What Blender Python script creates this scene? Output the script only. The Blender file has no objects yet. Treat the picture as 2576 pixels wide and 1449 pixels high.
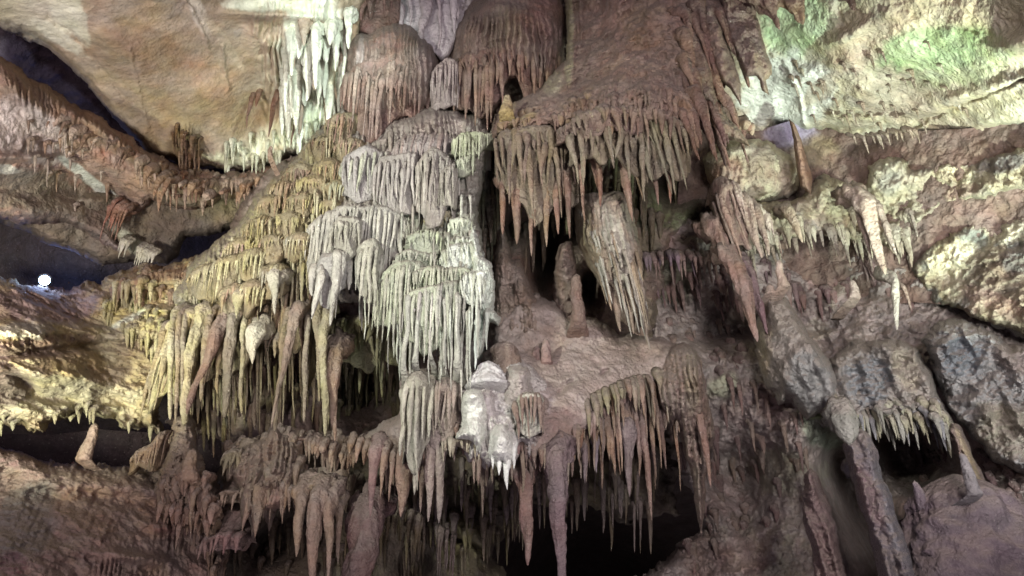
import bpy, math, random
import numpy as np

# ---------------------------------------------------------------- scene, camera, world, lights
sc = bpy.context.scene
COL = sc.collection
PITCH = math.radians(24.0)
CAM = np.array([0.0, 0.0, 1.6])
F = 1840.0                      # focal length in picture units (picture = 2576 x 1449 units)
CX, CY = 1288.0, 724.5
cd = bpy.data.cameras.new('camera')
cam = bpy.data.objects.new('camera', cd); COL.objects.link(cam)
cd.sensor_width = 36.0; cd.lens = 36.0 * F / 2576.0
cd.clip_start = 0.05; cd.clip_end = 200.0
cam.location = CAM; cam.rotation_euler = (math.pi/2 + PITCH, 0, 0)
sc.camera = cam

RGT = np.array([1.0, 0, 0]); FWD = np.array([0, math.cos(PITCH), math.sin(PITCH)])
UPV = np.array([0, -math.sin(PITCH), math.cos(PITCH)])
def P(x, y, D):
    x = np.asarray(x, float); y = np.asarray(y, float); D = np.asarray(D, float)
    a = (x-CX)/F; b = -(y-CY)/F
    return CAM + D[..., None]*(FWD + a[..., None]*RGT + b[..., None]*UPV)
def down(x, y, D, y2):
    """metres to go straight down from the point seen at (x,y,D) until it is seen at height y2"""
    v = -(np.asarray(y, float)-CY)/F; v2 = -(np.asarray(y2, float)-CY)/F
    return D*(v-v2)/(math.cos(PITCH)-v2*math.sin(PITCH))

w = bpy.data.worlds.new('World'); sc.world = w; w.use_nodes = True
bg = w.node_tree.nodes['Background']
bg.inputs[0].default_value = (0.60, 0.50, 0.58, 1); bg.inputs[1].default_value = 0.185
sc.view_settings.view_transform = 'Standard'; sc.view_settings.look = 'None'
sc.view_settings.exposure = 1.45; sc.view_settings.gamma = 1.0

def lamp(src, aim, power, color, cone=60, blend=0.8, size=0.15):
    """spot for a hidden show-cave flood or an added fill: src = (x,y,z) world, aim = point seen at (px,py,D)"""
    ld = bpy.data.lights.new('flood_or_fill_light', 'SPOT')
    ld.energy = power; ld.color = color; ld.spot_size = math.radians(cone); ld.spot_blend = blend
    ld.shadow_soft_size = size
    o = bpy.data.objects.new('flood_or_fill_light', ld); COL.objects.link(o)
    from mathutils import Vector
    o.location = src
    d = Vector(P(*aim)) - Vector(src)
    o.rotation_euler = d.to_track_quat('-Z', 'Y').to_euler()
    return o
# hidden show-cave floods, plus added overhead lamps and fill washes (position in metres, aimed at what they light)
lamp((-4.6, 1.6, 5.0), (1050, 640, 9), 930, (0.98, 1.0, 0.84), 62, 0.95, 0.25)      # main flood from the left
lamp((5.0, 6.0, 3.4), (2150, 170, 10), 600, (0.86, 1.0, 0.84), 80, 0.8, 0.12)        # right vault, greenish white
lamp(tuple(P(2010, -170, 9.3)), (1990, 230, 11.5), 420, (0.80, 1.0, 0.88), 80, 1.0, 0.1)   # added lamp above the picture for the right vault's hot spot
lamp(tuple(P(1000, -160, 7.0)), (770, 200, 12), 260, (0.84, 1.0, 0.88), 50, 1.0, 0.1)     # added lamp above the picture, brightening the left vault
lamp(tuple(P(840, 440, 10.0)), (780, 150, 12), 80, (0.86, 1.0, 0.90), 130, 0.9, 0.08)   # close lamp below the white flow
lamp((-5.2, 5.6, 2.6), (330, 800, 10), 330, (0.98, 1.0, 0.74), 74, 0.8, 0.15)       # yellow lamp in left rocks
lamp((-4.0, 1.0, 2.0), (220, 300, 10), 1100, (1.0, 0.93, 0.86), 70, 0.9, 0.3)         # wash on left vault and ledge
lamp((0.4, 3.6, 3.4), (1120, 700, 9), 80, (0.82, 1.0, 0.90), 40, 0.9, 0.15)           # cool light on the tiers
lamp((4.0, 2.0, 2.4), (2300, 720, 10), 560, (0.98, 0.98, 0.92), 64, 0.9, 0.4)        # right wall
lamp((2.0, 0.0, 3.6), (1700, 850, 9), 760, (1.0, 0.91, 0.88), 85, 0.9, 0.6)         # added mauve wash, a fill without a lamp of its own
lamp((-3.2, 0.5, 1.2), (260, 1280, 8), 330, (1.0, 0.86, 0.84), 55, 0.9, 0.4)         # added wash, evening out the light on the lower left bank


# ---------------------------------------------------------------- numeric helpers
def _hash(ix, iy, iz, seed):
    h = (ix*374761393 + iy*668265263 + iz*2147483647 + seed*974711) & 0xffffffff
    h = ((h ^ (h >> 13))*1274126177) & 0xffffffff
    h = ((h ^ (h >> 15))*2246822519) & 0xffffffff
    return ((h ^ (h >> 16)) & 0xffff)/32767.5 - 1.0
def vnoise(p, seed=0):
    p = np.asarray(p, float); i = np.floor(p).astype(np.int64); f = p-i
    f = f*f*f*(f*(f*6-15)+10)
    r = 0
    for dx in (0, 1):
        wx = f[..., 0] if dx else 1-f[..., 0]
        for dy in (0, 1):
            wy = f[..., 1] if dy else 1-f[..., 1]
            for dz in (0, 1):
                wz = f[..., 2] if dz else 1-f[..., 2]
                r = r + wx*wy*wz*_hash(i[..., 0]+dx, i[..., 1]+dy, i[..., 2]+dz, seed)
    return r
def fbm(p, sc_=1.0, octv=4, seed=0, gain=0.5, ridged=False):
    p = np.asarray(p, float)*sc_; a = 1.0; s = 0; n = 0
    for k in range(octv):
        v = vnoise(p, seed+k*17)
        if ridged: v = 1-2*np.abs(v)
        s = s + a*v; n += a; a *= gain; p = p*2.03+7.31
    return s/n
DESAT = 0.35
def lin(h):
    h = h.lstrip('#'); c = np.array([int(h[i:i+2], 16)/255 for i in (0, 2, 4)])
    c = np.where(c <= 0.04045, c/12.92, ((c+0.055)/1.055)**2.4)
    return c*(1-DESAT)+DESAT*c.mean()
def seg_dist(X, Y, pts):
    d = np.full(X.shape, 1e9)
    for (x0, y0), (x1, y1) in zip(pts[:-1], pts[1:]):
        dx, dy = x1-x0, y1-y0; L = dx*dx+dy*dy+1e-9
        t = np.clip(((X-x0)*dx+(Y-y0)*dy)/L, 0, 1)
        d = np.minimum(d, np.hypot(X-x0-t*dx, Y-y0-t*dy))
    return d
def inside(X, Y, poly):
    r = np.zeros(X.shape, bool); n = len(poly)
    for i in range(n):
        x0, y0 = poly[i]; x1, y1 = poly[(i+1) % n]
        if y0 == y1: continue
        c = ((y0 > Y) != (y1 > Y)) & (X < (x1-x0)*(Y-y0)/(y1-y0)+x0)
        r ^= c
    return r
def rbf(ctrl, X, Y, c=120.0):
    ctrl = np.array(ctrl, float); n = len(ctrl)
    if n == 1: return np.full(X.shape, ctrl[0, 2])
    x, y, d = ctrl.T
    A = np.sqrt((x[:, None]-x)**2+(y[:, None]-y)**2+c*c)
    M = np.zeros((n+1, n+1)); M[:n, :n] = A; M[n, :n] = 1; M[:n, n] = 1
    wv = np.linalg.solve(M, np.append(d, 0))
    r = np.full(X.shape, wv[n])
    for i in range(n): r = r + wv[i]*np.sqrt((X-x[i])**2+(Y-y[i])**2+c*c)
    return r
def sstep(a, b, x):
    t = np.clip((x-a)/(b-a), 0, 1); return t*t*(3-2*t)
def blob(X, Y, b, warp):
    """soft ellipse (cx,cy,rx,ry,angle deg) 0..1 with a noisy edge"""
    cx, cy, rx, ry, an = b
    a = math.radians(an); dx, dy = X-cx, Y-cy
    u = (dx*math.cos(a)+dy*math.sin(a))/rx; v = (-dx*math.sin(a)+dy*math.cos(a))/ry
    return sstep(1.25, 0.75, np.hypot(u, v)+warp)

# ---------------------------------------------------------------- materials
def make_mat(name, dust=0.5, dustcol='#6b4b45', bump=0.6, rough=0.8, grain=1.0, var=0.25, wet=0.0, streak=0.0):
    m = bpy.data.materials.new(name); m.use_nodes = True
    nt = m.node_tree; N = nt.nodes; L = nt.links
    b = N['Principled BSDF']; b.inputs['Roughness'].default_value = rough
    at = N.new('ShaderNodeAttribute'); at.attribute_name = 'col'
    tc = N.new('ShaderNodeNewGeometry')
    def noise(scale, detail=4, rgh=0.6, vec=None, typ='NOISE'):
        n = N.new('ShaderNodeTexNoise'); n.inputs['Scale'].default_value = scale
        n.inputs['Detail'].default_value = detail; n.inputs['Roughness'].default_value = rgh
        L.new(vec or tc.outputs['Position'], n.inputs['Vector']); return n.outputs['Fac']
    def mrange(v, a, b_, c, d):
        n = N.new('ShaderNodeMapRange'); L.new(v, n.inputs[0])
        for i, q in enumerate((a, b_, c, d)): n.inputs[i+1].default_value = q
        return n.outputs[0]
    def math_(op, a, b_):
        n = N.new('ShaderNodeMath'); n.operation = op
        for i, q in enumerate((a, b_)):
            if isinstance(q, (int, float)): n.inputs[i].default_value = q
            else: L.new(q, n.inputs[i])
        return n.outputs[0]
    def mix(f, a, b_, typ='MIX'):
        n = N.new('ShaderNodeMix'); n.data_type = 'RGBA'; n.blend_type = typ
        if isinstance(f, (int, float)): n.inputs[0].default_value = f
        else: L.new(f, n.inputs[0])
        for i, q in ((6, a), (7, b_)):
            if isinstance(q, tuple): n.inputs[i].default_value = q
            else: L.new(q, n.inputs[i])
        return n.outputs[2]
    n1 = noise(1.7, 6, 0.65); n2 = noise(9*grain, 5, 0.7)
    v = mrange(n1, 0.3, 0.7, 1-var, 1+var); v2 = mrange(n2, 0.3, 0.7, 1-var*0.8, 1+var*0.8)
    vv = math_('MULTIPLY', v, v2)
    if streak:
        mp = N.new('ShaderNodeMapping'); mp.inputs['Scale'].default_value = (9, 9, 0.8)
        L.new(tc.outputs['Position'], mp.inputs['Vector'])
        st = mrange(noise(1.0, 4, 0.6, mp.outputs[0]), 0.3, 0.7, 1-streak, 1+streak)
        vv = math_('MULTIPLY', vv, st)
    hs = N.new('ShaderNodeHueSaturation'); L.new(at.outputs['Color'], hs.inputs['Color'])
    L.new(vv, hs.inputs['Value'])
    hue = mrange(noise(3.1, 3, 0.5), 0.3, 0.7, 0.485, 0.515); L.new(hue, hs.inputs['Hue'])
    L.new(mrange(noise(2.3, 4, 0.6), 0.3, 0.7, 0.75, 1.25), hs.inputs['Saturation'])
    out = hs.outputs[0]
    # mineral specks, paler than the stone round them
    sp = mrange(noise(34*grain, 2, 0.5), 0.64, 0.74, 0, 0.16)
    out = mix(sp, out, tuple(lin('#c9c2b0'))+(1,))
    if dust:
        sx = N.new('ShaderNodeSeparateXYZ'); L.new(tc.outputs['Normal'], sx.inputs[0])
        nz = math_('ADD', sx.outputs[2], mrange(n2, 0.3, 0.7, -0.2, 0.2))
        fz = math_('MULTIPLY', mrange(nz, 0.1, 0.6, 0, 1), dust)
        out = mix(fz, out, tuple(lin(dustcol))+(1,))
    L.new(out, b.inputs['Base Color'])
    # relief: coarse lumps, grit and fine grain
    g1 = noise(7*grain, 6, 0.62); g2 = noise(42*grain, 3, 0.6)
    vo = N.new('ShaderNodeTexVoronoi'); vo.inputs['Scale'].default_value = 26*grain
    L.new(tc.outputs['Position'], vo.inputs['Vector'])
    hgt = math_('ADD', math_('MULTIPLY', g1, 1.0), math_('ADD', math_('MULTIPLY', g2, 0.22), math_('MULTIPLY', vo.outputs['Distance'], 0.16)))
    bp = N.new('ShaderNodeBump'); bp.inputs['Strength'].default_value = bump; bp.inputs['Distance'].default_value = 0.10
    L.new(hgt, bp.inputs['Height']); L.new(bp.outputs[0], b.inputs['Normal'])
    if wet:
        rr = mrange(noise(23, 4, 0.75), 0.47, 0.60, rough, rough-wet)
        L.new(rr, b.inputs['Roughness'])
    b.inputs['Specular IOR Level'].default_value = 0.35
    return m

MUD = make_mat('dusty_mud_rock', dust=0.5, dustcol='#857268', bump=0.75, rough=0.85, var=0.26, wet=0.6)
FLOW = make_mat('flowstone', dust=0.6, dustcol='#8a7a72', bump=0.85, rough=0.7, var=0.24, wet=0.52, streak=0.18)
WHITE = make_mat('white_calcite', dust=0.35, dustcol='#8a7270', bump=0.7, rough=0.6, var=0.13, wet=0.52, streak=0.08)
YELLOW = make_mat('ochre_flowstone', dust=0.55, dustcol='#80704e', bump=0.85, rough=0.7, var=0.24, wet=0.52, streak=0.15)
ROCK = make_mat('cave_limestone', dust=0.25, dustcol='#7d5c50', bump=0.9, rough=0.85, var=0.28, grain=0.8)
VAULT = make_mat('smooth_vault_limestone', dust=0.0, bump=0.5, rough=0.85, var=0.2, grain=0.7)

# ---------------------------------------------------------------- object helpers
def mesh_obj(name, V, Q, C=None, mat=None, parent=None, tris=None, smooth=True):
    V = np.asarray(V, np.float32); Q = np.asarray(Q, np.int32)
    me = bpy.data.meshes.new(name)
    me.vertices.add(len(V)); me.vertices.foreach_set('co', V.ravel())
    nq = len(Q); nt_ = 0 if tris is None else len(tris)
    me.loops.add(nq*4+nt_*3)
    li = Q.ravel() if nt_ == 0 else np.concatenate([Q.ravel(), np.asarray(tris, np.int32).ravel()])
    me.loops.foreach_set('vertex_index', li.astype(np.int32))
    me.polygons.add(nq+nt_)
    st = np.concatenate([np.arange(nq)*4, nq*4+np.arange(nt_)*3]).astype(np.int32)
    me.polygons.foreach_set('loop_start', st)
    me.polygons.foreach_set('use_smooth', np.ones(nq+nt_, bool) if smooth else np.zeros(nq+nt_, bool))
    me.update(calc_edges=True)
    if C is not None:
        a = me.color_attributes.new('col', 'FLOAT_COLOR', 'POINT')
        cc = np.ones((len(V), 4), np.float32); cc[:, :3] = np.clip(C, 0.003, 0.9)
        a.data.foreach_set('color', cc.ravel())
    me.materials.append(mat)
    o = bpy.data.objects.new(name, me); COL.objects.link(o)
    if parent is not None: o.parent = parent
    return o
def tag(o, label=None, cat=None, group=None, kind=None):
    if label: o['label'] = label
    if cat: o['category'] = cat
    if group: o['group'] = group
    if kind: o['kind'] = kind
    return o
def thing(name, loc, label, cat, group=None):
    o = bpy.data.objects.new(name, None); COL.objects.link(o)
    o.location = tuple(loc); o.empty_display_size = 0.1
    bpy.context.view_layer.update()
    return tag(o, label, cat, group)
def adopt(o, parent):
    o.parent = parent; o.location = tuple(-np.array(parent.location)); return o
def grid_quads(nr, nc):
    a = (np.arange(nr-1)[:, None]*nc+np.arange(nc-1)[None, :]).ravel()
    return np.stack([a, a+nc, a+nc+1, a+1], 1)

# ---------------------------------------------------------------- relief: a body of rock with its own outline, depth and rounded edges
SURF = {}
def depth_at(key, x, y):
    x0, y0, st, D, sd = SURF[key]
    i = int(min(max((y-y0)/st, 0), D.shape[0]-1)); j = int(min(max((x-x0)/st, 0), D.shape[1]-1))
    return float(D[i, j]), float(sd[i, j])
def relief(name, poly, ctrl, mat, base, paint=(), edge=40, back=1.2, amp=0.12, freq=1.0, fine=0.03,
           stretch=(1, 1, 1), bumps=(), flutes=(), cracks=(), step=3.0, rag=10, ragf=60.0, seed=1, kind=None, label=None, cat=None,
           parent=None, ridged=False, cvar=0.12, group=None, splotch=()):
    xs = [p[0] for p in poly]; ys = [p[1] for p in poly]
    X, Y = np.meshgrid(np.arange(min(xs)-20, max(xs)+20, step), np.arange(min(ys)-20, max(ys)+20, step))
    sd = seg_dist(X, Y, list(poly)+[poly[0]])
    sd = np.where(inside(X, Y, poly), sd, -sd)
    q3 = np.stack([X/ragf, Y/ragf, np.full(X.shape, seed*3.7)], -1)
    sd = sd + rag*1.5*fbm(q3, 1.0, 6, seed+5, 0.6)
    D = rbf(ctrl, X, Y)
    base_p = P(X, Y, D)
    st = np.array(stretch, float)
    n = fbm(base_p*st, freq, 6, seed, 0.5, ridged)
    D = D + amp*n + fine*(fbm(base_p*st, freq*6, 5, seed+9, 0.62)-0.9*fbm(base_p*st, 2.6, 4, seed+10, 0.6, True))
    for b in bumps:
        wv = 0.25*fbm(q3, 1.5, 2, seed+3)
        D = D - b[5]*blob(X, Y, b[:5], wv) if len(b) > 6 else D - b[5]*np.exp(-((((X-b[0])*math.cos(math.radians(b[4]))+(Y-b[1])*math.sin(math.radians(b[4])))/b[2])**2+((-(X-b[0])*math.sin(math.radians(b[4]))+(Y-b[1])*math.cos(math.radians(b[4])))/b[3])**2))
    for fl in flutes:      # (cx,cy,rx,ry,angle, pitch, amp, lean)
        m = blob(X, Y, fl[:5], 0.2*fbm(q3, 1.5, 2, seed+3))
        u = (X + fl[7]*(Y-fl[1]) + 16*fbm(q3, 0.5, 3, seed+21) + 7*fbm(q3, 1.9, 3, seed+22))/fl[5]
        lines = np.stack([u, Y/(fl[5]*9), np.full(X.shape, seed*1.3)], -1)
        r = 0.6*np.abs(np.sin(math.pi*u+2.0*vnoise(lines*0.5, seed+31)))+0.4*(vnoise(lines*1.3, seed+33)*0.5+0.5)
        if len(fl) > 8: r = np.abs(np.sin(math.pi*u*0.5+1.2*vnoise(lines*0.5, seed+31)))**fl[8]
        D = D - fl[6]*m*r*np.clip(0.75+0.9*fbm(q3, 1.1, 3, seed+24), 0.12, 1.6)
    for ck in cracks:      # (points, width, depth)
        dd = seg_dist(X+8*fbm(q3, 2.5, 3, seed+41), Y+8*fbm(q3, 2.5, 3, seed+43), ck[0])
        D = D + ck[2]*np.exp(-(dd/ck[1])**2)
    if edge:
        t = np.clip(1-sd/edge, 0, 1)
        D = D + back*(1-np.sqrt(np.clip(1-t*t, 0, 1)))
    C = np.broadcast_to(lin(base), X.shape+(3,)).copy()
    for k, (sc_, so, sf, sm) in enumerate(splotch):   # (colour, how much ground it covers -1..1, scale, strength)
        m = sstep(-0.06, 0.10, fbm(base_p+k*5.1, sf, 5, seed+71+k, 0.62)+so)*sm
        C = C*(1-m[..., None]) + lin(sc_)*m[..., None]
    wv = 0.35*fbm(q3, 1.2, 5, seed+55, 0.6); wv2 = 0.3*fbm(q3, 3.0, 4, seed+57, 0.6)
    for pb in paint:       # (cx,cy,rx,ry,angle,color,strength)
        m = blob(X, Y, pb[:5], wv+wv2)*pb[6]
        C = C*(1-m[..., None]) + lin(pb[5])*m[..., None]
    C = C*(1+cvar*fbm(base_p, 2.1, 5, seed+61, 0.6))[..., None]
    SURF[name+'%d' % seed] = (X[0, 0], Y[0, 0], step, D.copy(), sd)
    # pull the rim vertices on to the outline
    gy, gx = np.gradient(sd, step); gl = np.hypot(gx, gy)+1e-6
    s_ = np.where(sd < 0, np.clip(-sd/gl, 0, step*1.5), 0)
    X2 = X + s_*gx/gl; Y2 = Y + s_*gy/gl
    V = P(X2, Y2, D).reshape(-1, 3)
    ok = sd > -step*1.3
    nr, nc = X.shape
    Q = grid_quads(nr, nc); Q = Q[ok.ravel()[Q].all(1)]
    used = np.unique(Q); mp = np.full(nr*nc, -1); mp[used] = np.arange(len(used))
    o = mesh_obj(name, V[used], mp[Q], C.reshape(-1, 3)[used], mat)
    if parent is not None: adopt(o, parent)
    tag(o, label, cat, group, kind)
    return o

# ---------------------------------------------------------------- tubes (stalactites, columns, flutes)
def tube(path, rad, sides=9, seed=0, lump=0.18, lf=9.0, close_top=True, squash=None, rib=0.8):
    path = np.asarray(path, float); n = len(path); rad = np.asarray(rad, float)
    T = np.gradient(path, axis=0); T /= np.linalg.norm(T, axis=1)[:, None]+1e-9
    ref = np.array([1.0, 0, 0]); B = np.cross(T, ref); B /= np.linalg.norm(B, axis=1)[:, None]+1e-9
    A = np.cross(B, T)
    th = np.arange(sides)*2*math.pi/sides
    ring = A[:, None, :]*np.cos(th)[None, :, None] + B[:, None, :]*np.sin(th)[None, :, None]*(squash or 1.0)
    base = path[:, None, :] + ring*rad[:, None, None]
    if lump:
        nn = 0.8*vnoise(base*np.array([lf, lf, lf*0.8])+seed*0.37, 5) + 0.5*vnoise(base*lf*2.9+seed*0.11, 6)
        nn = nn + rib*vnoise(base*np.array([lf*3, lf*3, lf*0.3])+seed*0.21, 7) + 0.35*vnoise(base*lf*6+seed*0.31, 8)
        base = path[:, None, :] + ring*(rad[:, None]*(1+lump*nn))[..., None]
    V = base.reshape(-1, 3)
    a = np.arange(n-1)[:, None]*sides+np.arange(sides)[None, :]
    b = np.arange(n-1)[:, None]*sides+(np.arange(sides)[None, :]+1) % sides
    Q = np.stack([a, b, b+sides, a+sides], -1).reshape(-1, 4)
    V = np.vstack([V, path[-1]+T[-1]*rad[-1]*0.6, path[0]])
    k = n*sides; j = np.arange(sides); j2 = (j+1) % sides
    tr = np.stack([(n-1)*sides+j, (n-1)*sides+j2, np.full(sides, k)], 1)
    tr2 = np.stack([j2, j, np.full(sides, k+1)], 1)
    return V, Q, np.vstack([tr, tr2])
def tcol(V, base, seed, var=0.14, tip=None, tipamt=0.0):
    C = np.broadcast_to(base, V.shape).copy()
    n = fbm(V, 3.0, 3, seed % 97)
    C *= (1+var*n)[:, None]
    if tip is not None:
        z = (V[:, 2].max()-V[:, 2])/(np.ptp(V[:, 2])+1e-6)
        m = np.clip(z*1.2-0.2, 0, 1)*tipamt
        C = C*(1-m[:, None]) + tip*m[:, None]
    return C

def stalactite(x, y, D, ytip, w0, rng, col='#8f7560', wtip=0.12, bend=0.0, mat=None, parent=None, name='stalactite', label=None,
               cat='stalactite', group=None, bulge=0.0, dx=None, lump=0.2, D2=None, sides=11, into=0.3, tip=None, wmid=None, group_=None):
    """hanging stone: root seen at (x,y,D), tip at height ytip; w0 = root width in picture units; dx = tip x offset in picture units"""
    h = float(down(x, y, D, ytip)); W = P(x, y, D); n = max(10, min(70, int(abs(h)/0.03)))
    t = np.linspace(0, 1, n)
    path = np.repeat(W[None], n, 0); path[:, 2] -= t*h
    if dx is not None:
        # where plumb line would be seen, shift so that the tip is seen at x+dx
        q = path[-1]-CAM; d = q@FWD; xt = CX+F*q[0]/d
        path[:, 0] += t*(x+dx-xt)*d/F
    s = rng.uniform(0, 99)
    path[:, 0] += bend*np.sin(t*math.pi)*h + 0.012*h*vnoise(np.stack([t*4, t*0+s, t*0], -1), 3)
    path[:, 1] += 0.012*h*vnoise(np.stack([t*4, t*0+s, t*0+9], -1), 4)
    path[:, 1] += min(1.0, h/0.9)*into*0.6*np.exp(-t*h/0.18)
    r0 = w0*0.5*D/F
    prof = (1-t)**0.8*(1-wtip)+wtip
    prof = prof*(1+bulge*np.exp(-((t-0.45)/0.2)**2)) + 0.22*np.exp(-t*h/(r0*1.5+0.02))
    prof[-2:] *= (0.8, 0.45)
    prof *= 1+0.10*vnoise(np.stack([t*h*5, t*0+s, t*0+3], -1), 8)
    if into:
        k = 4
        up = np.array([path[0]+np.array([0, into*(0.5 if h < .4 else 0.8)*j/k, into*0.5*j/k]) for j in range(k, 0, -1)])
        path = np.vstack([up, path]); prof = np.append(prof[0]*np.linspace(1.3, 1.05, k), prof)
    if w0 > 26: sides = max(sides, 30)
    V, Q, T3 = tube(path, r0*prof, sides, s, lump, 7.0 if w0 < 26 else 6.0, rib=2.0 if w0 > 20 else 0.9)
    b = lin(col)
    C = tcol(V, b*(1+rng.uniform(-0.1, 0.1)), int(s), 0.15, None if tip is None else lin(tip), 0.8)
    if parent is not None:
        o = mesh_obj(name, V, Q, C, mat or FLOW, tris=T3); adopt(o, parent)
        return o
    V = V-W; o = mesh_obj(name, V, Q, C, mat or FLOW, tris=T3); o.location = tuple(W)
    return tag(o, label, cat, group)

# ---------------------------------------------------------------- drapery: rounded cap with flutes running down over it and hanging free
def interp(poly, n):
    p = np.array(poly, float); L = np.append(0, np.cumsum(np.hypot(*np.diff(p, axis=0).T)))
    s = np.linspace(0, L[-1], n)
    return np.interp(s, L, p[:, 0]), np.interp(s, L, p[:, 1]), L[-1]
def smooth_line(poly, k=6):
    """Catmull-Rom through the points"""
    p = np.array(poly, float); p = np.vstack([2*p[0]-p[1], p, 2*p[-1]-p[-2]]); out = []
    for i in range(1, len(p)-2):
        for t in np.arange(k)/k:
            a, b, c, d = p[i-1:i+3]
            out.append(0.5*((2*b)+(c-a)*t+(2*a-5*b+4*c-d)*t*t+(3*b-a-3*c+d)*t**3))
    out.append(p[-2]); return out

def drapery(label, top, bot, D, rng, pitch=14, col='#9a8270', col2=None, bulge=0.5, cap=(0.45, 0.16), lenvar=0.35, sheet=0.8, rscale=1.0,
            mat=None, cat='flowstone', group=None, lump=0.2, tiers=0, D1=None, shift=0.0, name='flowstone_drapery', swell=0.0, maxn=99, tipthin=0.25,
            sheetcol=None, wob=1.0, smooth=0, conv=0.75):
    mat = mat or FLOW
    tp = smooth_line(top); bx = np.array([b[0] for b in bot], float); by = np.array([b[1] for b in bot], float)
    n = 64; X, Y, L = interp(tp, n)
    D1 = D if D1 is None else D1
    s = np.linspace(0, 1, n)
    Dt = D+(D1-D)*s + bulge*np.abs(2*s-1)**2.2
    W = P(X, Y, Dt); YB = np.interp(X, bx, by); YB = np.maximum(YB, Y+12)
    H = down(X, Y, Dt, YB)
    seed = int(rng.uniform(0, 900)); cy, cz = cap
    ncap = 10
    def surf(si, dz):
        """point on the drapery at column si (0..1), dz metres below the crest"""
        Wx = np.stack([np.interp(si, s, W[:, k]) for k in range(3)], -1)
        u = np.clip(dz/cz, 0, 1)
        yo = cy*(1-np.sqrt(np.clip(1-(1-u)**2, 0, 1)))
        hh = np.interp(si, s, H)
        belly = swell*np.sin(np.clip(dz/np.maximum(hh, .05), 0, 1)*math.pi)
        pt = Wx.copy(); pt[..., 2] -= dz; pt[..., 1] += yo-belly
        pt[..., 0] += shift*dz
        return pt
    root = thing(name, W[n//2], label, cat, group)
    bc = lin(col); c2 = lin(col2) if col2 else bc
    # sheet
    ns = max(24, int(L/5)); S = np.linspace(0, 1, ns)
    hS = np.interp(S, s, H)
    rag = 1+0.18*vnoise(np.stack([S*L/30, S*0+seed, S*0], -1), 2)
    rows = []
    tc_ = np.concatenate([cz*(np.linspace(0, 1, ncap)**1.8), ])
    nb = max(8, int(hS.max()/0.06))
    for dz in tc_: rows.append(surf(S, np.minimum(dz, hS*0.5)))
    for k in range(1, nb+1):
        dz = np.minimum(cz, hS*0.5) + (np.maximum(hS*sheet*rag, cz*1.05)-np.minimum(cz, hS*.5))*k/nb
        pt = surf(S, dz); pt[:, 1] += 0.04+0.10*(k/nb)
        rows.append(pt)
    last = rows[-1]
    for k in range(1, 4):
        p2 = last.copy(); p2[:, 1] += 0.12*k; p2[:, 2] += 0.05*k*k; rows.append(p2)
    G = np.array(rows)
    rib_ = fbm(G*np.array([1, 1, 0.22]), 9, 3, seed+8, ridged=True)
    dn = 0.06*fbm(G, 4, 4, seed) + 0.035*rib_ + 0.03*fbm(G, 17, 3, seed+4)
    G[..., 1] -= dn; G[..., 2] += 0.035*fbm(G, 5, 4, seed+3)
    Cs = np.broadcast_to(lin(sheetcol) if sheetcol else bc*0.9, G.shape).reshape(-1, 3)*(1+0.12*fbm(G.reshape(-1, 3), 4, 3, seed))[:, None]
    o = mesh_obj('flowstone_cap', G.reshape(-1, 3), grid_quads(*G.shape[:2])[:, ::-1], Cs, mat); adopt(o, root)
    # flutes
    def flutes(cnt, start, lens, rs, jit=0.35, conv=0.75, c0=0.0):
        k = 0
        while k < cnt:
            g = rng.choice([1, 2, 2, 3, 3, 4]); g = min(g, cnt-k)
            centre = (k+g/2+rng.uniform(-.2, .2))/cnt; lead = lens(); cv = conv*rng.uniform(0.4, 1.1) if g > 1 else 0
            big = rng.uniform(0.75, 1.3)
            for q in range(g):
                i = k+q
                si = min(max((i+0.5+rng.uniform(-jit, jit))/cnt, 0.003), 0.997)
                se = min(max(si+(centre-si)*cv, 0.003), 0.997)
                h = float(np.interp(si, s, H)); st = start()*h
                ln = lead*h*(rng.uniform(0.55, 1.0) if q else 1.0)-st*0.5
                if ln < 0.05: continue
                r0 = pitch*0.5*D/F*rs*rng.uniform(0.55, 1.25)*(big if q == 0 else 0.9)
                m = max(9, min(40, int(ln/0.04))); t = np.linspace(0, 1, m); dz = st+t*ln
                wander = 0.9*r0*wob*vnoise(np.stack([dz*2.5, dz*0+seed+i*1.7, dz*0], -1), 7)
                pt = surf(si+(se-si)*t**1.4, dz); pt[:, 0] += wander
                pt[:, 1] += r0*(1.1*np.exp(-t*ln/0.10)-0.35)
                prof = np.minimum(1, 0.5+t/0.15*0.5)*(1-(1-tipthin)*np.clip((t-0.25)/0.75, 0, 1)**1.2)
                prof[-1] *= 0.45; prof[-2] *= 0.8
                prof *= 1+0.28*vnoise(np.stack([dz*7, dz*0+i*3.3+seed, dz*0+2], -1), 9)
                V, Q, T3 = tube(pt, r0*prof, 9, i+seed, lump*1.3, 9)
                mixv = rng.uniform(0, 1)
                cb = (bc*(1-mixv)+c2*mixv)*rng.uniform(0.88, 1.12)
                ob = mesh_obj('stalactite', V, Q, tcol(V, cb, i), mat, tris=T3); adopt(ob, root)
            k += g
    cnt = max(3, int(L/pitch))
    tot = cnt*(1+tiers*0.6)
    if tot > maxn: cnt = int(cnt*maxn/tot)
    flutes(cnt, (lambda: rng.uniform(smooth*0.5, smooth)) if smooth else lambda: rng.choice([rng.uniform(0.0, 0.10), rng.uniform(0.05, 0.28)]), lambda: 1-lenvar*rng.random()**1.2-0.04, rscale, conv=conv)
    for k in range(tiers):
        flutes(int(cnt*0.6), lambda: rng.uniform(0.05, 0.35), lambda: rng.uniform(0.18, 0.5), rscale*0.8, 0.5)
    return root

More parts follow.
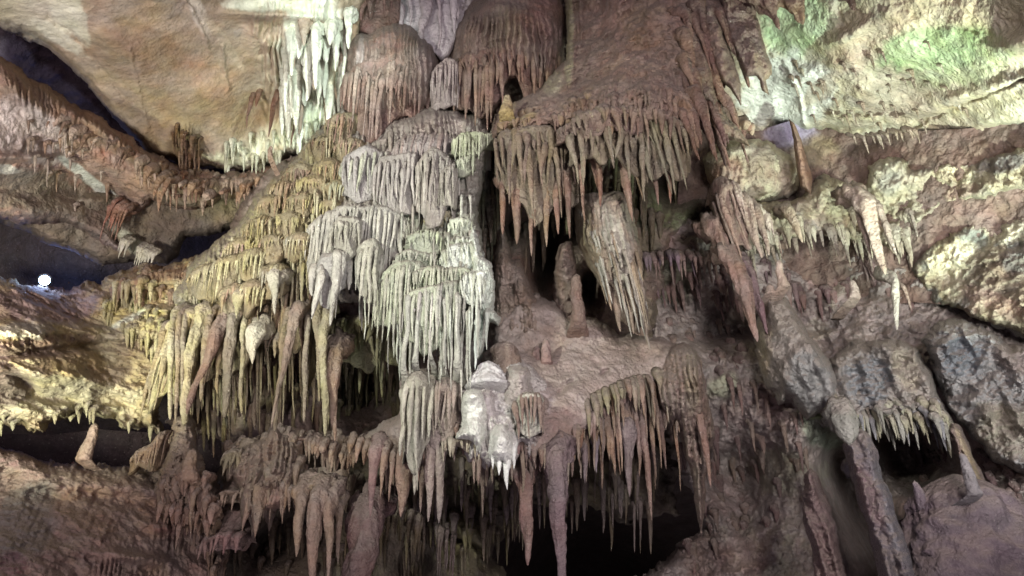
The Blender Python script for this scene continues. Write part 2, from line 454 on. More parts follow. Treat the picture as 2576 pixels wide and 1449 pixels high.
def arch(cx, y, w, h=None, tilt=0):
    h = h if h is not None else w*0.3
    return [(cx-w/2, y+h+tilt*-w/2), (cx-w*0.36, y+h*0.35-tilt*w*.36), (cx-w*.15, y+h*.05), (cx+w*.05, y), (cx+w*0.25, y+h*.15+tilt*w*.25), (cx+w*0.42, y+h*0.55+tilt*w*.42), (cx+w/2, y+h+tilt*w/2)]
def mound(label, cx, y, w, ln, D, rng, h=None, pitch=11, **k):
    tp = arch(cx, y, w, h, k.pop('tilt', 0))
    hh = h if h is not None else w*0.3
    return drapery(label, tp, [(cx-w/2, y+hh+ln*0.6), (cx-w*0.2, y+hh+ln), (cx+w*0.2, y+hh+ln*0.95), (cx+w/2, y+hh+ln*0.6)], D, rng, pitch=pitch, **k)

def drips(label, key, region, n, wr, lr, cols, rng, lean=0.0, mat=None, cat='dripstone', group=None, out=0.05, rim=None, name='dripstone_fringe'):
    """many small drips growing on the face of a relief body: region = polygon in picture units; rim = only this close to the body's outline"""
    xs = [p[0] for p in region]; ys = [p[1] for p in region]; got = []
    tries = 0
    while len(got) < n and tries < n*60:
        tries += 1
        x = rng.uniform(min(xs), max(xs)); y = rng.uniform(min(ys), max(ys))
        if not bool(inside(np.array([x]), np.array([y]), region)[0]): continue
        D, sd = depth_at(key, x, y)
        if sd < 2 or (rim and sd > rim): continue
        got.append((x, y, D))
    if not got: return None
    x, y, D = got[len(got)//2]
    g = thing(name, P(x, y, D), label, cat, group)
    for x, y, D in got:
        l = rng.uniform(*lr); w_ = rng.uniform(*wr)
        stalactite(x, y, D-out, y+l, w_, rng, rng.choice(cols), parent=g, mat=mat, dx=lean*l, into=0.12, wtip=.2, sides=8)
    return g

# ---------------------------------------------------------------- lathe-like lumps: stalagmites, bulbs, columns
def lump_body(x, y0, y1, D, widths, rng, col='#9a8270', mat=None, flute=0.0, nfl=9, lumpy=0.14, name='stalagmite', label=None, cat='stalagmite',
              group=None, dx=0, parent=None, col2=None, sides=40, lf=5.0, depthscale=0.9):
    """upright body from the crest seen at (x,y0) to its foot at height y1; widths = [(t, width in picture units)...]"""
    h = float(down(x, y0, D, y1)); W = P(x, y0, D); n = max(24, int(abs(h)/0.03)); t = np.linspace(0, 1, n)
    path = np.repeat(W[None], n, 0); path[:, 2] -= t*h
    q = path[-1]-CAM; d = q@FWD
    path[:, 0] += t*dx*d/F + min(0.05*h, 0.035)*vnoise(np.stack([t*3, t*0+rng.uniform(0, 90), t*0], -1), 3)*np.minimum(1, t*3)
    path[:, 1] += 0.55*np.clip((t-0.78)/0.22, 0, 1)**1.6
    wd = np.interp(t, [a for a, b in widths], [b for a, b in widths])*0.5*D/F
    rt = np.clip(t*h/(wd[0]*0.9+0.01), 0, 1); wd = wd*np.sqrt(np.clip(1-(1-rt)**2, 0.03, 1))
    th = np.arange(sides)*2*math.pi/sides; s = rng.uniform(0, 50)
    ring = np.stack([np.cos(th), depthscale*np.sin(th), 0*th], -1)
    base = path[:, None, :]+ring[None]*wd[:, None, None]
    k = 1+lumpy*(1.3*fbm(base+s, lf, 5, 3, 0.6)+0.9*fbm(base*np.array([1, 1, .3])+s, lf*2.2, 3, 13)+0.5*fbm(base+s, lf*3.3, 3, 23, 0.6, True))
    if flute:
        k = k+flute*(np.abs(np.sin(th[None, :]*nfl/2+1.5*vnoise(np.stack([np.broadcast_to(th, k.shape), t[:, None]*h*1.5+0*k, 0*k+s], -1), 4)))-0.5)
    V = path[:, None, :]+ring[None]*(wd[:, None]*k)[..., None]
    V = V.reshape(-1, 3)
    a = np.arange(n-1)[:, None]*sides+np.arange(sides)[None, :]; b = np.arange(n-1)[:, None]*sides+(np.arange(sides)[None, :]+1) % sides
    Q = np.stack([a, b, b+sides, a+sides], -1).reshape(-1, 4)
    V = np.vstack([V, path[0]+np.array([0, 0, 0.01]), path[-1]])
    j = np.arange(sides); j2 = (j+1) % sides
    T3 = np.vstack([np.stack([j2, j, np.full(sides, n*sides)], 1), np.stack([(n-1)*sides+j, (n-1)*sides+j2, np.full(sides, n*sides+1)], 1)])
    C = tcol(V, lin(col), int(s), 0.15, lin(col2) if col2 else None, 1.0)
    if parent is not None:
        o = mesh_obj(name, V, Q, C, mat or FLOW, tris=T3); adopt(o, parent); return o
    o = mesh_obj(name, V-W, Q, C, mat or FLOW, tris=T3); o.location = tuple(W)
    return tag(o, label, cat, group)
# ================================================================ CONTENT
R = random.Random(7)
CR = '#9b7860'
# ---- far dark rock behind everything
relief('cave_back_wall', [(-2600,-1400),(5200,-1400),(5200,2800),(-2600,2800)],
       [(-2600,-1400,5),(-2600,700,5.5),(-2600,2800,4),(5200,-1400,4.5),(5200,700,5),(5200,2800,3.5),(1288,-1400,8),(1288,2800,9),(-900,700,11),(3500,700,10),(0,0,15),(2576,0,14.5),(0,1449,16),(2576,1449,18),(1200,1449,20),(1600,1300,20),(1288,700,14),(100,650,13.8),(1370,620,17),(2290,1150,19),(1520,1420,30),(900,950,14.5),(560,600,15)],
       ROCK, '#544840', edge=0, amp=0.5, freq=0.5, step=9, rag=0, seed=3, kind='structure', paint=[(1000,1150,260,120,10,'#6d6238',.7)])
# ---- left vault
relief('cave_vault', [(-220,-220),(930,-220),(925,60),(880,250),(840,330),(760,380),(700,412),(640,428),(560,424),(450,418),(385,390),(300,312),(210,205),(110,112),(0,72),(-220,20)],
       [(-200,-200,6.8),(200,-200,7.4),(900,-200,9.5),(0,60,8.8),(200,190,9.8),(450,400,11.4),(700,400,12.2),(880,200,11.6),(400,100,9.6),(650,150,10.8),(700,300,11.8)],
       VAULT, '#b49c7c', edge=26, back=1.0, amp=0.16, freq=0.55, fine=0.02, rag=12, seed=11, splotch=[('#c4a888',-.12,.8,.5),('#94805c',-.22,1.1,.5),('#8e8578',-.36,2.2,.5)], kind='structure', step=2.7, cvar=.2,
       bumps=[(660,300,60,60,0,-.18),(540,250,90,60,30,.12),(300,120,110,50,40,.15),(460,360,30,60,10,.1),(720,40,160,14,3,.25),(640,90,20,60,0,.1)],
       flutes=[(780,170,110,200,5,20,.34,.05),(650,390,120,34,0,14,.06,0),(465,365,26,50,0,9,.16,.1),(690,60,50,60,0,13,.12,.1)],
       cracks=[([(120,40),(190,90),(260,180),(330,260)],5,.03),([(470,0),(500,60),(530,130)],6,-.05),([(330,120),(350,230),(370,330)],5,-.03),([(560,120),(575,230)],5,-.05)],
       paint=[(60,20,130,60,25,'#c2bda0',.8),(170,20,40,60,-10,'#cfcdb0',.8),(150,95,75,17,35,'#d0ceb4',.9),(200,50,20,60,-15,'#cfcdb0',.8),
              (500,30,18,60,-25,'#d8ccb4',.8),(560,100,12,90,-35,'#c9b48f',.7),(700,130,26,150,-3,'#c3a884',.6),
              (790,60,60,90,0,'#e0e2cc',.95),(770,190,75,170,5,'#e2e6cf',.95),(740,330,120,36,-14,'#dfe4c4',.95),(620,395,90,25,0,'#dde0bb',.95),(660,10,110,18,0,'#d9d9c0',.9),
              (360,110,120,50,30,'#a8814e',.5),(600,290,140,60,10,'#a88b55',.5),(455,375,30,55,0,'#6a4c33',.8),(540,200,70,45,20,'#c49e74',.5),
              (800,130,16,70,10,'#8f6a50',.9),(700,250,14,50,8,'#8a664a',.7),(420,300,120,80,40,'#9a8248',.4)])
# hanging stones on the white flow
for (x,y,yt,w_,lb) in [(638,212,322,14,'slim brown stalactite at the left rim of the white flow'),(652,214,268,18,'short dark stalactite beside a slim one at the rim of the white flow'),
                 (702,190,345,20,'long tapering brown stalactite hanging before the white flow'),(740,300,368,10,'thin short stalactite low before the white flow near its foot'),
                 (790,40,190,44,'broad reddish brown drip hanging over the top of the white flow'),(815,20,150,34,'red brown hanging drip right of a broad one atop the white flow')]:
    stalactite(x,y,11.2,yt,w_,R,'#8a6046',label=lb,group='stalactites on the left vault')
# ---- purple cleft behind the ledge
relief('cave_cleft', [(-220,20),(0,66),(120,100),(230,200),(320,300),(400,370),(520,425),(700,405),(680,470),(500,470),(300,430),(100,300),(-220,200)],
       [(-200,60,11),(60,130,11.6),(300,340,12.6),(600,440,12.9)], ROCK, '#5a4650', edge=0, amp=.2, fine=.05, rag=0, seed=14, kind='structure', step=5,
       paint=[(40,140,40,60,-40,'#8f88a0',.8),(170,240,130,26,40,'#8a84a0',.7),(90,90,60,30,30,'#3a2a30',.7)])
# ---- ledge with fringe, left
LEDGE=[(-220,40),(0,132),(60,178),(130,228),(200,272),(270,310),(340,352),(430,408),(500,432),(580,436),(650,424),(720,396),(760,400),(700,440),(652,470),(630,500),(560,500),(480,540),(380,505),(300,600),(340,650),(290,640),(200,590),(150,560),(-220,560)]
relief('cave_ledge', LEDGE, [(-200,60,7.6),(0,140,8.6),(200,290,9.8),(430,420,11),(700,410,12),(0,400,8.6),(300,450,10.6),(600,490,11.8),(350,600,11.2),(0,560,9.5)],
       ROCK, '#a8806a', edge=26, back=.7, amp=.26, freq=1.0, fine=.07, rag=16, seed=21, splotch=[('#c6b0a6',-.16,1.0,.5),('#8a7862',-.2,1.2,.5)], kind='structure', step=2.8,
       bumps=[(330,380,160,26,35,.22),(60,240,120,26,38,.24),(250,330,100,18,33,.2),(240,480,200,50,35,-.5),(80,470,160,40,5,-.45),(500,470,130,30,5,.2),(60,395,90,10,0,.3)],
       flutes=[(90,240,110,45,38,13,.12,-.15),(260,350,120,50,34,14,.12,-.1),(430,450,110,45,20,15,.12,0),(600,470,70,30,0,12,.12,0)],
       paint=[(60,330,120,70,25,'#d6c4bc',.95),(90,230,120,30,38,'#9c785c',.8),(250,335,110,35,33,'#9c7450',.8),(60,480,170,60,10,'#847460',.9),(230,540,120,60,30,'#8b7a66',.8),
              (210,440,70,14,38,'#d8dcd0',.95),(270,490,60,14,42,'#d8dcd0',.9),(320,590,60,22,35,'#c9c9a8',.9),(205,510,12,60,0,'#bfae94',.7),(330,450,60,30,30,'#a9876c',.6),(500,490,110,35,0,'#9a875c',.6),
              (5,425,40,12,0,'#d8d4c4',.9)])
fr=[(10,200,250),(30,220,262),(52,240,292),(75,262,318),(95,268,312),(118,290,340),(140,300,350),(165,310,372),(190,330,392),(215,340,400),(240,352,420),(262,362,430),(290,380,450),(315,392,440),(345,410,480),(372,430,512),(395,446,500),(420,450,530),(450,470,512),(480,470,500),(610,470,520),(630,468,510),(650,452,490),(590,490,540),(560,492,530),(520,500,540)]
g=thing('dripstone_fringe', P(200,330,9.7), 'row of small orange brown drips under the left ledge rim', 'dripstone')
for i,(x,y,yt) in enumerate(fr):
    for k in range(1):
        stalactite(x+R.uniform(-9,9), y-6+k*4, 8.75+x*0.0036, yt-R.uniform(0,60), R.uniform(7,20), R, R.choice(['#9c7654','#8f6c54','#ab907a']), parent=g)
# lower roof slab over the blue hollow
relief('cave_roof_slab', [(-220,545),(0,560),(90,600),(150,620),(220,650),(262,668),(330,664),(420,660),(448,640),(470,600),(560,580),(640,560),(660,470),(560,470),(380,470),(200,480),(-220,400)],
       [(-200,560,9.4),(0,560,10),(260,640,11.3),(450,600,12),(640,520,12.3),(0,440,9.4),(300,500,11.2)], ROCK, '#8b7a62', edge=26, back=.8, amp=.24, freq=.9, fine=.06, seed=26, kind='structure',
       paint=[(330,610,50,18,40,'#cfd0ac',.9),(280,560,30,20,0,'#b39880',.8),(200,540,10,70,0,'#c4b698',.6),(60,600,60,20,20,'#6b4a50',.6),(560,530,80,30,0,'#94895a',.6)])
g=thing('dripstone_fringe', P(350,640,11.2), 'small pale drips hanging off the roof slab edge over the dark hollow', 'dripstone')
for i in range(22):
    x=300+R.uniform(0,85); y=600+(x-300)*0.45
    stalactite(x,y,11.0,y+R.uniform(25,50),R.uniform(6,11),R,'#cfcaa6',parent=g)
for i in range(14):
    x=270+R.uniform(0,45); stalactite(x,520+R.uniform(-20,20),10.8,570+R.uniform(-20,40),R.uniform(7,13),R,'#a8745a',parent=g)
# ---- left rocks lit yellow
relief('rock_shelf', [(-220,672),(0,690),(60,712),(130,716),(250,712),(262,690),(330,672),(400,665),(470,650),(560,622),(640,600),(640,700),(470,760),(420,840),(412,1000),(400,1085),(300,1068),(200,1040),(100,1090),(0,1075),(-220,1075)],
       [(-200,700,8.2),(0,700,8.6),(0,900,7.7),(0,1070,8.0),(250,700,10.2),(400,850,9.8),(400,1060,9.4),(550,640,10.2),(200,900,8.8),(180,760,9.5)],
       ROCK, '#a8905c', edge=26, back=.8, amp=.45, freq=1.1, fine=.12, stretch=(.7,.7,1.9), rag=20, seed=31, splotch=[('#8a7268',-.12,.8,.6),('#bdb184',-.16,1.2,.5),('#6e6050',-.3,1.8,.5)], kind='structure', step=2.8,
       label='left rock shelf', bumps=[(100,830,120,20,5,.3),(150,880,170,12,-6,-.35),(90,940,120,14,8,.25),(120,1000,150,20,6,-.3),(60,960,60,16,40,-.3),(300,700,70,22,0,.3),(330,790,60,50,0,.1),(260,760,30,30,0,.25)],
       flutes=[(400,690,80,25,-8,11,.14,0),(580,640,70,35,-20,10,.14,.1),(350,820,50,60,0,13,.1,0),(100,860,90,25,0,17,.1,-.2)],
       paint=[(120,760,150,50,0,'#8c6c6a',.85),(120,870,160,26,-5,'#7d5c54',.7),(330,780,80,50,0,'#c9b85c',.6),(350,760,26,30,0,'#9fc060',.5),(330,800,60,8,-25,'#d5dcb8',.8),(160,1000,220,50,5,'#b4ab80',.8),(420,685,100,20,-8,'#8f6640',.7),(60,830,60,22,0,'#b9b49c',.7),(20,970,60,50,0,'#5e4444',.8),(580,630,70,30,-20,'#8a6a5a',.6),(260,900,120,40,10,'#a08c58',.5)])
# ---- dark slot and lower left mud bank
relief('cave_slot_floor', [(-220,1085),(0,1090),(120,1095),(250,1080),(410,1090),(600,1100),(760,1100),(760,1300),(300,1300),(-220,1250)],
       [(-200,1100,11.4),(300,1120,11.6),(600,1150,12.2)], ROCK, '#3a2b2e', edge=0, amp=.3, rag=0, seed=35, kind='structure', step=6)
relief('mud_bank', [(-220,1095),(0,1125),(100,1152),(210,1165),(330,1178),(400,1172),(520,1190),(560,1230),(590,1300),(560,1380),(575,1480),(560,1720),(-220,1720)],
       [(-200,1130,8.2),(0,1130,8.3),(330,1180,8.9),(590,1300,9.3),(0,1400,6.7),(300,1400,7.6),(560,1440,8.6),(0,1700,6)],
       MUD, '#937668', edge=30, back=.8, amp=.34, freq=1.2, fine=.09, rag=18, seed=41, splotch=[('#7a5f58',-.12,1.1,.6),('#a38a70',-.2,1.7,.6)], kind='structure', step=2.8, ridged=False,
       bumps=[(250,1220,160,18,5,.2),(450,1230,90,22,0,.25),(470,1330,80,18,10,.3),(330,1400,90,14,5,.25)],
       flutes=[(470,1350,90,40,0,15,.16,0),(330,1430,110,30,0,14,.14,0),(150,1300,150,90,0,26,.06,.4)],
       paint=[(60,1310,70,110,30,'#6e6c66',.8),(80,1150,160,30,5,'#7e5054',.8),(300,1290,160,60,10,'#a08060',.6),(30,1420,40,30,0,'#6b4048',.8),(460,1320,90,26,0,'#8a5f5a',.6)])
# ---- right vault, brightly lit
relief('cave_vault', [(1800,-220),(2800,-220),(2800,260),(2576,300),(2470,335),(2330,345),(2240,355),(2170,372),(2100,345),(2040,330),(1960,318),(1920,360),(1840,400),(1760,340),(1740,120)],
       [(1800,-200,10.2),(2300,-200,7.6),(2800,-200,5.6),(1850,200,11.4),(2200,200,9.6),(2576,250,7.6),(1900,360,12),(2200,350,11),(2450,330,9.4),(2780,200,6.6)],
       ROCK, '#c6bb94', edge=24, back=.7, amp=.30, freq=.9, fine=.05, stretch=(1,1,1.3), rag=16, seed=51, splotch=[('#b59c80',-.1,.9,.55),('#d9d2b4',-.16,1.3,.5),('#8f8a80',-.34,1.6,.5)], kind='structure', step=2.7, cvar=.2,
       bumps=[(2060,130,70,34,-35,-.22),(2130,90,90,20,-28,.25),(2000,200,60,24,-25,.22),(2150,260,90,40,-20,.2),(2290,200,110,50,-20,-.15),(2430,240,150,20,-15,.2),(1980,260,40,60,0,-.2),(2560,110,60,30,-20,.45)],
       cracks=[([(2270,340),(2330,300),(2400,270),(2480,240),(2576,200)],5,.12),([(1975,160),(2010,240),(2030,330)],5,-.08),([(2160,330),(2220,300),(2240,260)],4,.05)],
       paint=[(2350,120,150,60,-8,'#a3c47c',.85),(2430,170,130,40,-15,'#adbf80',.6),(2010,70,90,90,0,'#b9dba0',.8),(1980,230,120,100,0,'#dfe8dc',.85),(2270,250,90,50,0,'#a89a84',.6),(2080,110,70,26,-35,'#b39b78',.6),(2150,140,60,40,-30,'#c09c7a',.5),(2060,230,60,24,-40,'#ab9370',.6),(2400,20,200,50,0,'#d6c49c',.7),(2250,60,80,30,-20,'#d2b894',.5),(2480,260,120,22,-18,'#b8a878',.5)])
# wall beneath the right vault; cast shadow is put into its darker base colour
relief('cave_wall', [(1720,300),(1900,330),(2000,300),(2110,330),(2300,330),(2480,320),(2560,260),(2800,160),(2800,800),(2300,760),(2000,800),(1700,560)],
       [(1750,350,12.1),(2100,380,11.4),(2350,380,10.0),(2576,350,8.9),(2780,300,8),(2576,600,8.9),(2100,600,11),(2780,780,7.7),(1750,560,12),(2300,600,9.9)],
       ROCK, '#7c6256', edge=0, amp=.25, freq=.9, fine=.08, rag=0, seed=55, kind='structure', step=4,
       paint=[(1990,330,60,40,0,'#a79cc0',.85),(2050,380,60,40,0,'#9a8a60',.6),(2100,450,60,60,0,'#7a5a50',.5)])
# boulders of the right wall
relief('limestone_boulder', [(1770,400),(1800,372),(1860,352),(1930,356),(1985,385),(2020,430),(2016,470),(1980,498),(1900,504),(1830,520),(1790,500)],
       [(1900,420,10.9),(1790,400,11.2),(2010,440,11.2)], ROCK, '#b5ab8a', edge=44, back=.7, amp=.22, freq=1.4, fine=.09, rag=14, seed=57, splotch=[('#957a6a',-.12,1.3,.6)], step=2.8, label='large smooth cream boulder under the right vault', cat='boulder',
       paint=[(1820,460,50,60,0,'#a37a62',.7),(1990,450,30,50,10,'#9d7d6c',.6)], flutes=[(1840,460,50,50,0,15,.08,.05)])
relief('limestone_rib', [(1985,300),(2000,310),(2016,350),(2030,400),(2044,450),(2040,490),(2014,470),(2004,420),(1996,360)], [(2000,320,10.6),(2030,470,10.4)], ROCK, '#9a7458', edge=14, back=.25, amp=.05, rag=3, seed=58, step=2.5,
       label='thin brown rib of rock running down beside the cream boulder', cat='rock rib')
relief('limestone_outcrop', [(2030,470),(2070,430),(2100,440),(2150,480),(2180,500),(2185,420),(2215,395),(2270,400),(2300,430),(2380,412),(2470,395),(2576,372),(2800,330),(2800,470),(2576,480),(2450,510),(2380,520),(2300,570),(2270,640),(2200,620),(2120,610),(2040,600),(1990,620),(1890,610),(1800,560),(1800,480),(1900,500),(1990,510)],
       [(1850,540,10.9),(2080,450,10.9),(2240,420,10.4),(2576,400,8.6),(2790,350,7.8),(2100,600,10.6),(2350,500,9.8)], ROCK, '#a59a7a', edge=20, back=.5, amp=.4, freq=1.3, fine=.13, rag=16, seed=61, splotch=[('#8a6f62',-.16,1.1,.7),('#75706e',-.28,1.7,.6),('#c8bf9c',-.22,1.5,.6)], kind='structure', step=2.7,
       paint=[(2500,410,80,30,-8,'#6c6468',.8),(2220,430,40,40,0,'#d0cbae',.6),(2350,450,110,22,-10,'#c9b98c',.6),(1900,560,90,40,10,'#a08a74',.6),(2240,460,26,26,0,'#8a8a80',.6),(2420,480,60,20,-10,'#8b6a5c',.6),(2180,560,60,30,0,'#8a6252',.6)],
       bumps=[(2080,520,60,30,30,.3),(2230,440,50,50,0,.25),(2150,560,60,40,0,-.2),(1960,540,60,30,0,.25)])
relief('limestone_outcrop', [(2290,680),(2330,620),(2390,580),(2450,560),(2576,540),(2800,500),(2800,900),(2576,845),(2450,800),(2350,760)],
       [(2300,690,9.8),(2576,560,8.8),(2790,520,8),(2576,830,8),(2400,700,9.2)], ROCK, '#9c9070', edge=18, back=.5, amp=.36, freq=1.5, fine=.13, rag=14, seed=63, splotch=[('#8a6f62',-.16,1.1,.7),('#6f7270',-.2,1.5,.7),('#c8bf9c',-.2,1.5,.6)], kind='structure', step=2.7,
       paint=[(2450,600,40,26,20,'#76807c',.7),(2520,700,90,50,30,'#77664e',.7),(2576,660,60,30,0,'#4f4c50',.7),(2400,640,60,24,-20,'#c8c09a',.6),(2540,580,60,26,0,'#cfc8a0',.6),(2500,760,110,24,25,'#8f6a58',.6)])
# middle right wall of purple mud
relief('mud_slope', [(1600,560),(1700,540),(1800,560),(1900,620),(2000,600),(2150,620),(2300,640),(2380,760),(2600,860),(2800,960),(2800,1720),(1500,1720),(1560,1460),(1640,1420),(1700,1380),(1780,1330),(1700,1180),(1640,1000),(1620,800)],
       [(1650,600,11.4),(1900,650,11),(2250,660,10.2),(2576,860,8.4),(2780,980,7.6),(1700,900,10.4),(2000,1000,9.6),(2250,1000,8.9),(1750,1300,10.2),(2000,1300,9),(1700,1700,9),(2300,1420,7.2),(2780,1400,6),(2576,1200,7.4),(2040,720,11)],
       ROCK, '#9b8c86', edge=30, back=1.0, amp=.5, freq=1.3, fine=.15, rag=22, seed=71, splotch=[('#a59a86',-.24,1.2,.75),('#6f5b5c',-.2,.9,.5),('#a58c88',-.22,1.9,.5)], kind='structure', step=2.8,
       bumps=[(1790,780,80,60,0,-.8),(1850,830,70,30,0,-.7),(2040,640,70,60,20,-.9),(1760,620,90,30,0,.3),(1800,950,80,40,30,.2),(2290,1150,130,110,35,-3.2),(2160,1260,60,130,-28,-3.0),(2230,1400,70,120,-25,-3.0),(1860,1170,90,80,0,-1.1),(1880,1300,60,140,-20,-.5),(1700,730,50,60,0,-.8),(2110,1160,40,60,0,-.8),(1780,850,70,26,5,-.6),(2420,1330,90,20,0,-.8)],
       paint=[(1680,620,60,40,0,'#c0a4a0',.7),(1700,700,60,60,0,'#6f7450',.7),(1750,570,70,24,0,'#9d8088',.5),(2080,1080,70,50,20,'#8f9a84',.9),(2060,1040,60,16,10,'#a3b878',.8),(1950,1180,60,60,0,'#8f8b70',.7),(1960,980,60,80,0,'#8d7068',.6),(1880,1020,60,50,0,'#9a8078',.5),(1820,970,40,30,0,'#98a07c',.6),(2060,690,40,40,40,'#b98f88',.7),(2290,1280,50,26,20,'#d0a898',.7),(2420,1320,50,20,20,'#c49c8c',.6),(1860,1400,70,60,0,'#a07c70',.5),(2500,1120,90,60,30,'#8a6660',.6),(2450,1400,160,50,-10,'#6b4340',.7),(1700,1100,60,60,0,'#77745c',.6),(1780,1400,60,60,0,'#84675c',.6)])
# ---- centre: brown wall behind the draperies
relief('cave_wall', [(640,430),(760,380),(900,200),(940,-220),(1900,-220),(1880,100),(1780,330),(1700,420),(1790,500),(1700,620),(1640,900),(1600,1100),(1300,1000),(1020,1060),(860,1120),(700,1110),(560,1120),(420,1060),(420,800),(560,640)],
       [(650,500,10.8),(950,0,11.8),(1400,-100,11.2),(1850,0,10.8),(900,500,10.9),(1280,500,10.6),(1700,560,11.4),(1600,900,10.4),(1300,900,10.1),(950,900,11.3),(600,900,10.6),(520,1000,11),(800,1050,10.8)],
       MUD, '#8a7264', edge=40, back=1.2, amp=.36, freq=1.1, fine=.12, rag=18, seed=81, splotch=[('#a08c84',-.16,1.1,.5),('#6f6a48',-.24,1.0,.5)], kind='structure', step=3,
       bumps=[(1372,640,34,70,4,-4.0),(1330,570,60,24,0,-.9),(1700,450,60,60,-30,-2.6),(920,970,80,90,0,-2.0),(520,1010,40,110,0,-1.5),(1480,730,24,50,0,-1.2),(1320,870,24,14,0,-.6),(760,900,40,70,10,-1.6),(1430,560,60,60,0,-1.6),(640,960,50,70,0,-.9)],
       flutes=[(1080,-10,110,80,0,24,.14,0),(1150,600,140,160,0,14,.05,0),(600,880,190,200,0,24,.22,.1),(900,900,130,110,0,26,.18,0),(1180,480,60,120,0,20,.14,0),(1700,450,90,90,0,24,.15,-.2)],
       paint=[(1080,20,90,110,0,'#d8cfd6',.9),(1040,140,50,20,40,'#c9bcc0',.5),(1120,110,50,40,0,'#b58e80',.6),(900,890,110,60,0,'#7f8450',.8),(1000,870,60,50,0,'#8a9358',.7),(1660,520,90,60,0,'#5f6a3a',.8),(1340,760,80,60,0,'#95685a',.7),(1300,700,50,60,0,'#8a5f52',.6),(1180,500,40,80,0,'#8a6258',.7),(1200,880,60,60,0,'#b4b0a4',.7),(1340,820,100,40,0,'#9c7f84',.5)])
# dark underside region at the bottom
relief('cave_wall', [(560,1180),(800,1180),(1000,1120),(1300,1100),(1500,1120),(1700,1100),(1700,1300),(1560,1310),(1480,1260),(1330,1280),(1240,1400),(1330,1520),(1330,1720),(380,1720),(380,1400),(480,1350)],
       [(600,1250,10.6),(900,1250,10.8),(1300,1200,11),(1600,1200,11.2),(1150,1350,10.8),(900,1450,10.2),(500,1500,9.8),(1250,1500,10.5),(1600,1290,11)],
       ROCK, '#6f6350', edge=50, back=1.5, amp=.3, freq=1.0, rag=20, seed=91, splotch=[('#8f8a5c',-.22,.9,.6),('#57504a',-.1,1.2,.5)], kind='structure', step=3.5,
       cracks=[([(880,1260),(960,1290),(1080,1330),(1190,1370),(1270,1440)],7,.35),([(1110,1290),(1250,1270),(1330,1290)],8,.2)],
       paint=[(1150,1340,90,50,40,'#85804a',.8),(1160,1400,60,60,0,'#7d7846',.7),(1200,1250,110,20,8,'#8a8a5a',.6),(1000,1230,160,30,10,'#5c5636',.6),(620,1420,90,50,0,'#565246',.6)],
       bumps=[(1080,1250,30,50,-40,-.5),(1040,1430,40,40,30,-.8),(700,1370,60,40,0,-.7),(1180,1340,60,40,30,.35)])
# ================================================================ DRAPERIES, STALACTITES, STALAGMITES
BR='#97705c'; PK='#a08078'; GY='#a8a492'; GG='#a9ad92'; YG='#a89c62'; LI='#a59a98'; WH='#d5d8cf'; DB='#7d5c4a'; OL='#85774e'
G_UP='fluted flowstone drapery domes high in the chamber'
# upper domes
relief('flowstone_dome', [(858,280),(862,190),(870,118),(896,84),(922,78),(946,58),(990,50),(1032,60),(1064,90),(1090,116),(1104,150),(1106,290),(1050,300),(1000,320),(970,352),(935,346),(900,300)],
       [(865,150,10.6),(985,60,10.7),(985,200,10.1),(870,280,10.6),(1100,280,10.5),(960,340,10.2)], FLOW, '#8c7468', edge=46, back=.8, amp=.14, freq=1.6, fine=.05, rag=6, seed=151, step=2.3, label='tall fluted brown dome standing at the top left of the centre', cat='flowstone', group=G_UP,
       flutes=[(985,220,160,170,0,14,.26,0)], paint=[(905,150,8,120,4,'#b9a8a6',.8),(1085,180,26,70,-30,'#a08c88',.7),(985,90,60,40,0,'#94695a',.6)], bumps=[(985,110,60,50,0,.2),(905,130,30,50,0,.15),(1070,160,24,60,-20,.15)])
drapery('long straight pipes hanging down the tall left dome', [(864,190),(874,150),(905,120),(950,112),(990,104),(1030,116),(1064,140),(1100,190)], [(866,262),(900,290),(925,340),(965,350),(1000,310),(1100,285)], 10.22, R, 11, '#8f6f62', '#a38a7c', .6, (.5,.35), .15, .9, 1.15, group=G_UP, tiers=1, lump=.12, wob=.35, conv=.3, smooth=.4)
drapery('small lilac grey drapery dome squeezed between two larger brown ones', [(1085,190),(1090,162),(1112,144),(1135,138),(1152,150),(1158,175)], [(1085,262),(1120,275),(1158,280)], 10.2, R, 9, '#b3a09c', None, .2, (.25,.1), .2, .9, group=G_UP, lump=.1)
relief('flowstone_dome', [(1126,230),(1130,140),(1145,70),(1185,10),(1240,-60),(1424,-60),(1424,60),(1420,150),(1400,190),(1380,240),(1352,252),(1326,240),(1312,196),(1292,182),(1274,206),(1258,290),(1222,312),(1184,292),(1140,272)],
       [(1135,120,10.8),(1280,-60,10.7),(1260,80,10.2),(1420,60,10.7),(1400,200,10.4),(1150,270,10.5),(1250,290,10.3)], MUD, '#8a7064', edge=46, back=.8, amp=.16, freq=1.6, fine=.07, rag=8, seed=152, step=2.3, label='wide reddish brown dome with a ragged gap in its pleats at the top centre', cat='flowstone', group=G_UP,
       flutes=[(1260,170,170,150,0,15,.26,.0)], paint=[(1270,70,50,60,0,'#9a8068',.5),(1370,50,60,60,0,'#8a6054',.6)], bumps=[(1190,110,50,60,0,.2),(1330,40,70,50,0,.2)])
drapery('straight reddish pipes hanging from the wide dome', [(1135,170),(1160,110),(1210,90),(1260,70),(1330,66),(1412,100)], [(1135,270),(1180,290),(1225,310),(1258,285),(1280,200),(1300,190),(1320,240),(1360,250),(1385,215),(1410,180)], 10.22, R, 12, '#8a685a', '#a08068', .6, (.5,.35), .25, .85, 1.15, group=G_UP, tiers=1, lump=.12, wob=.35, conv=.3, smooth=.5)
drapery('dark brown pleats hanging at the top edge above the left dome', [(915,-60),(960,-66),(1010,-60)], [(915,85),(950,72),(1010,60)], 11, R, 15, '#7d5a50', None, .1, (.2,.1), .2, .95, group=G_UP)
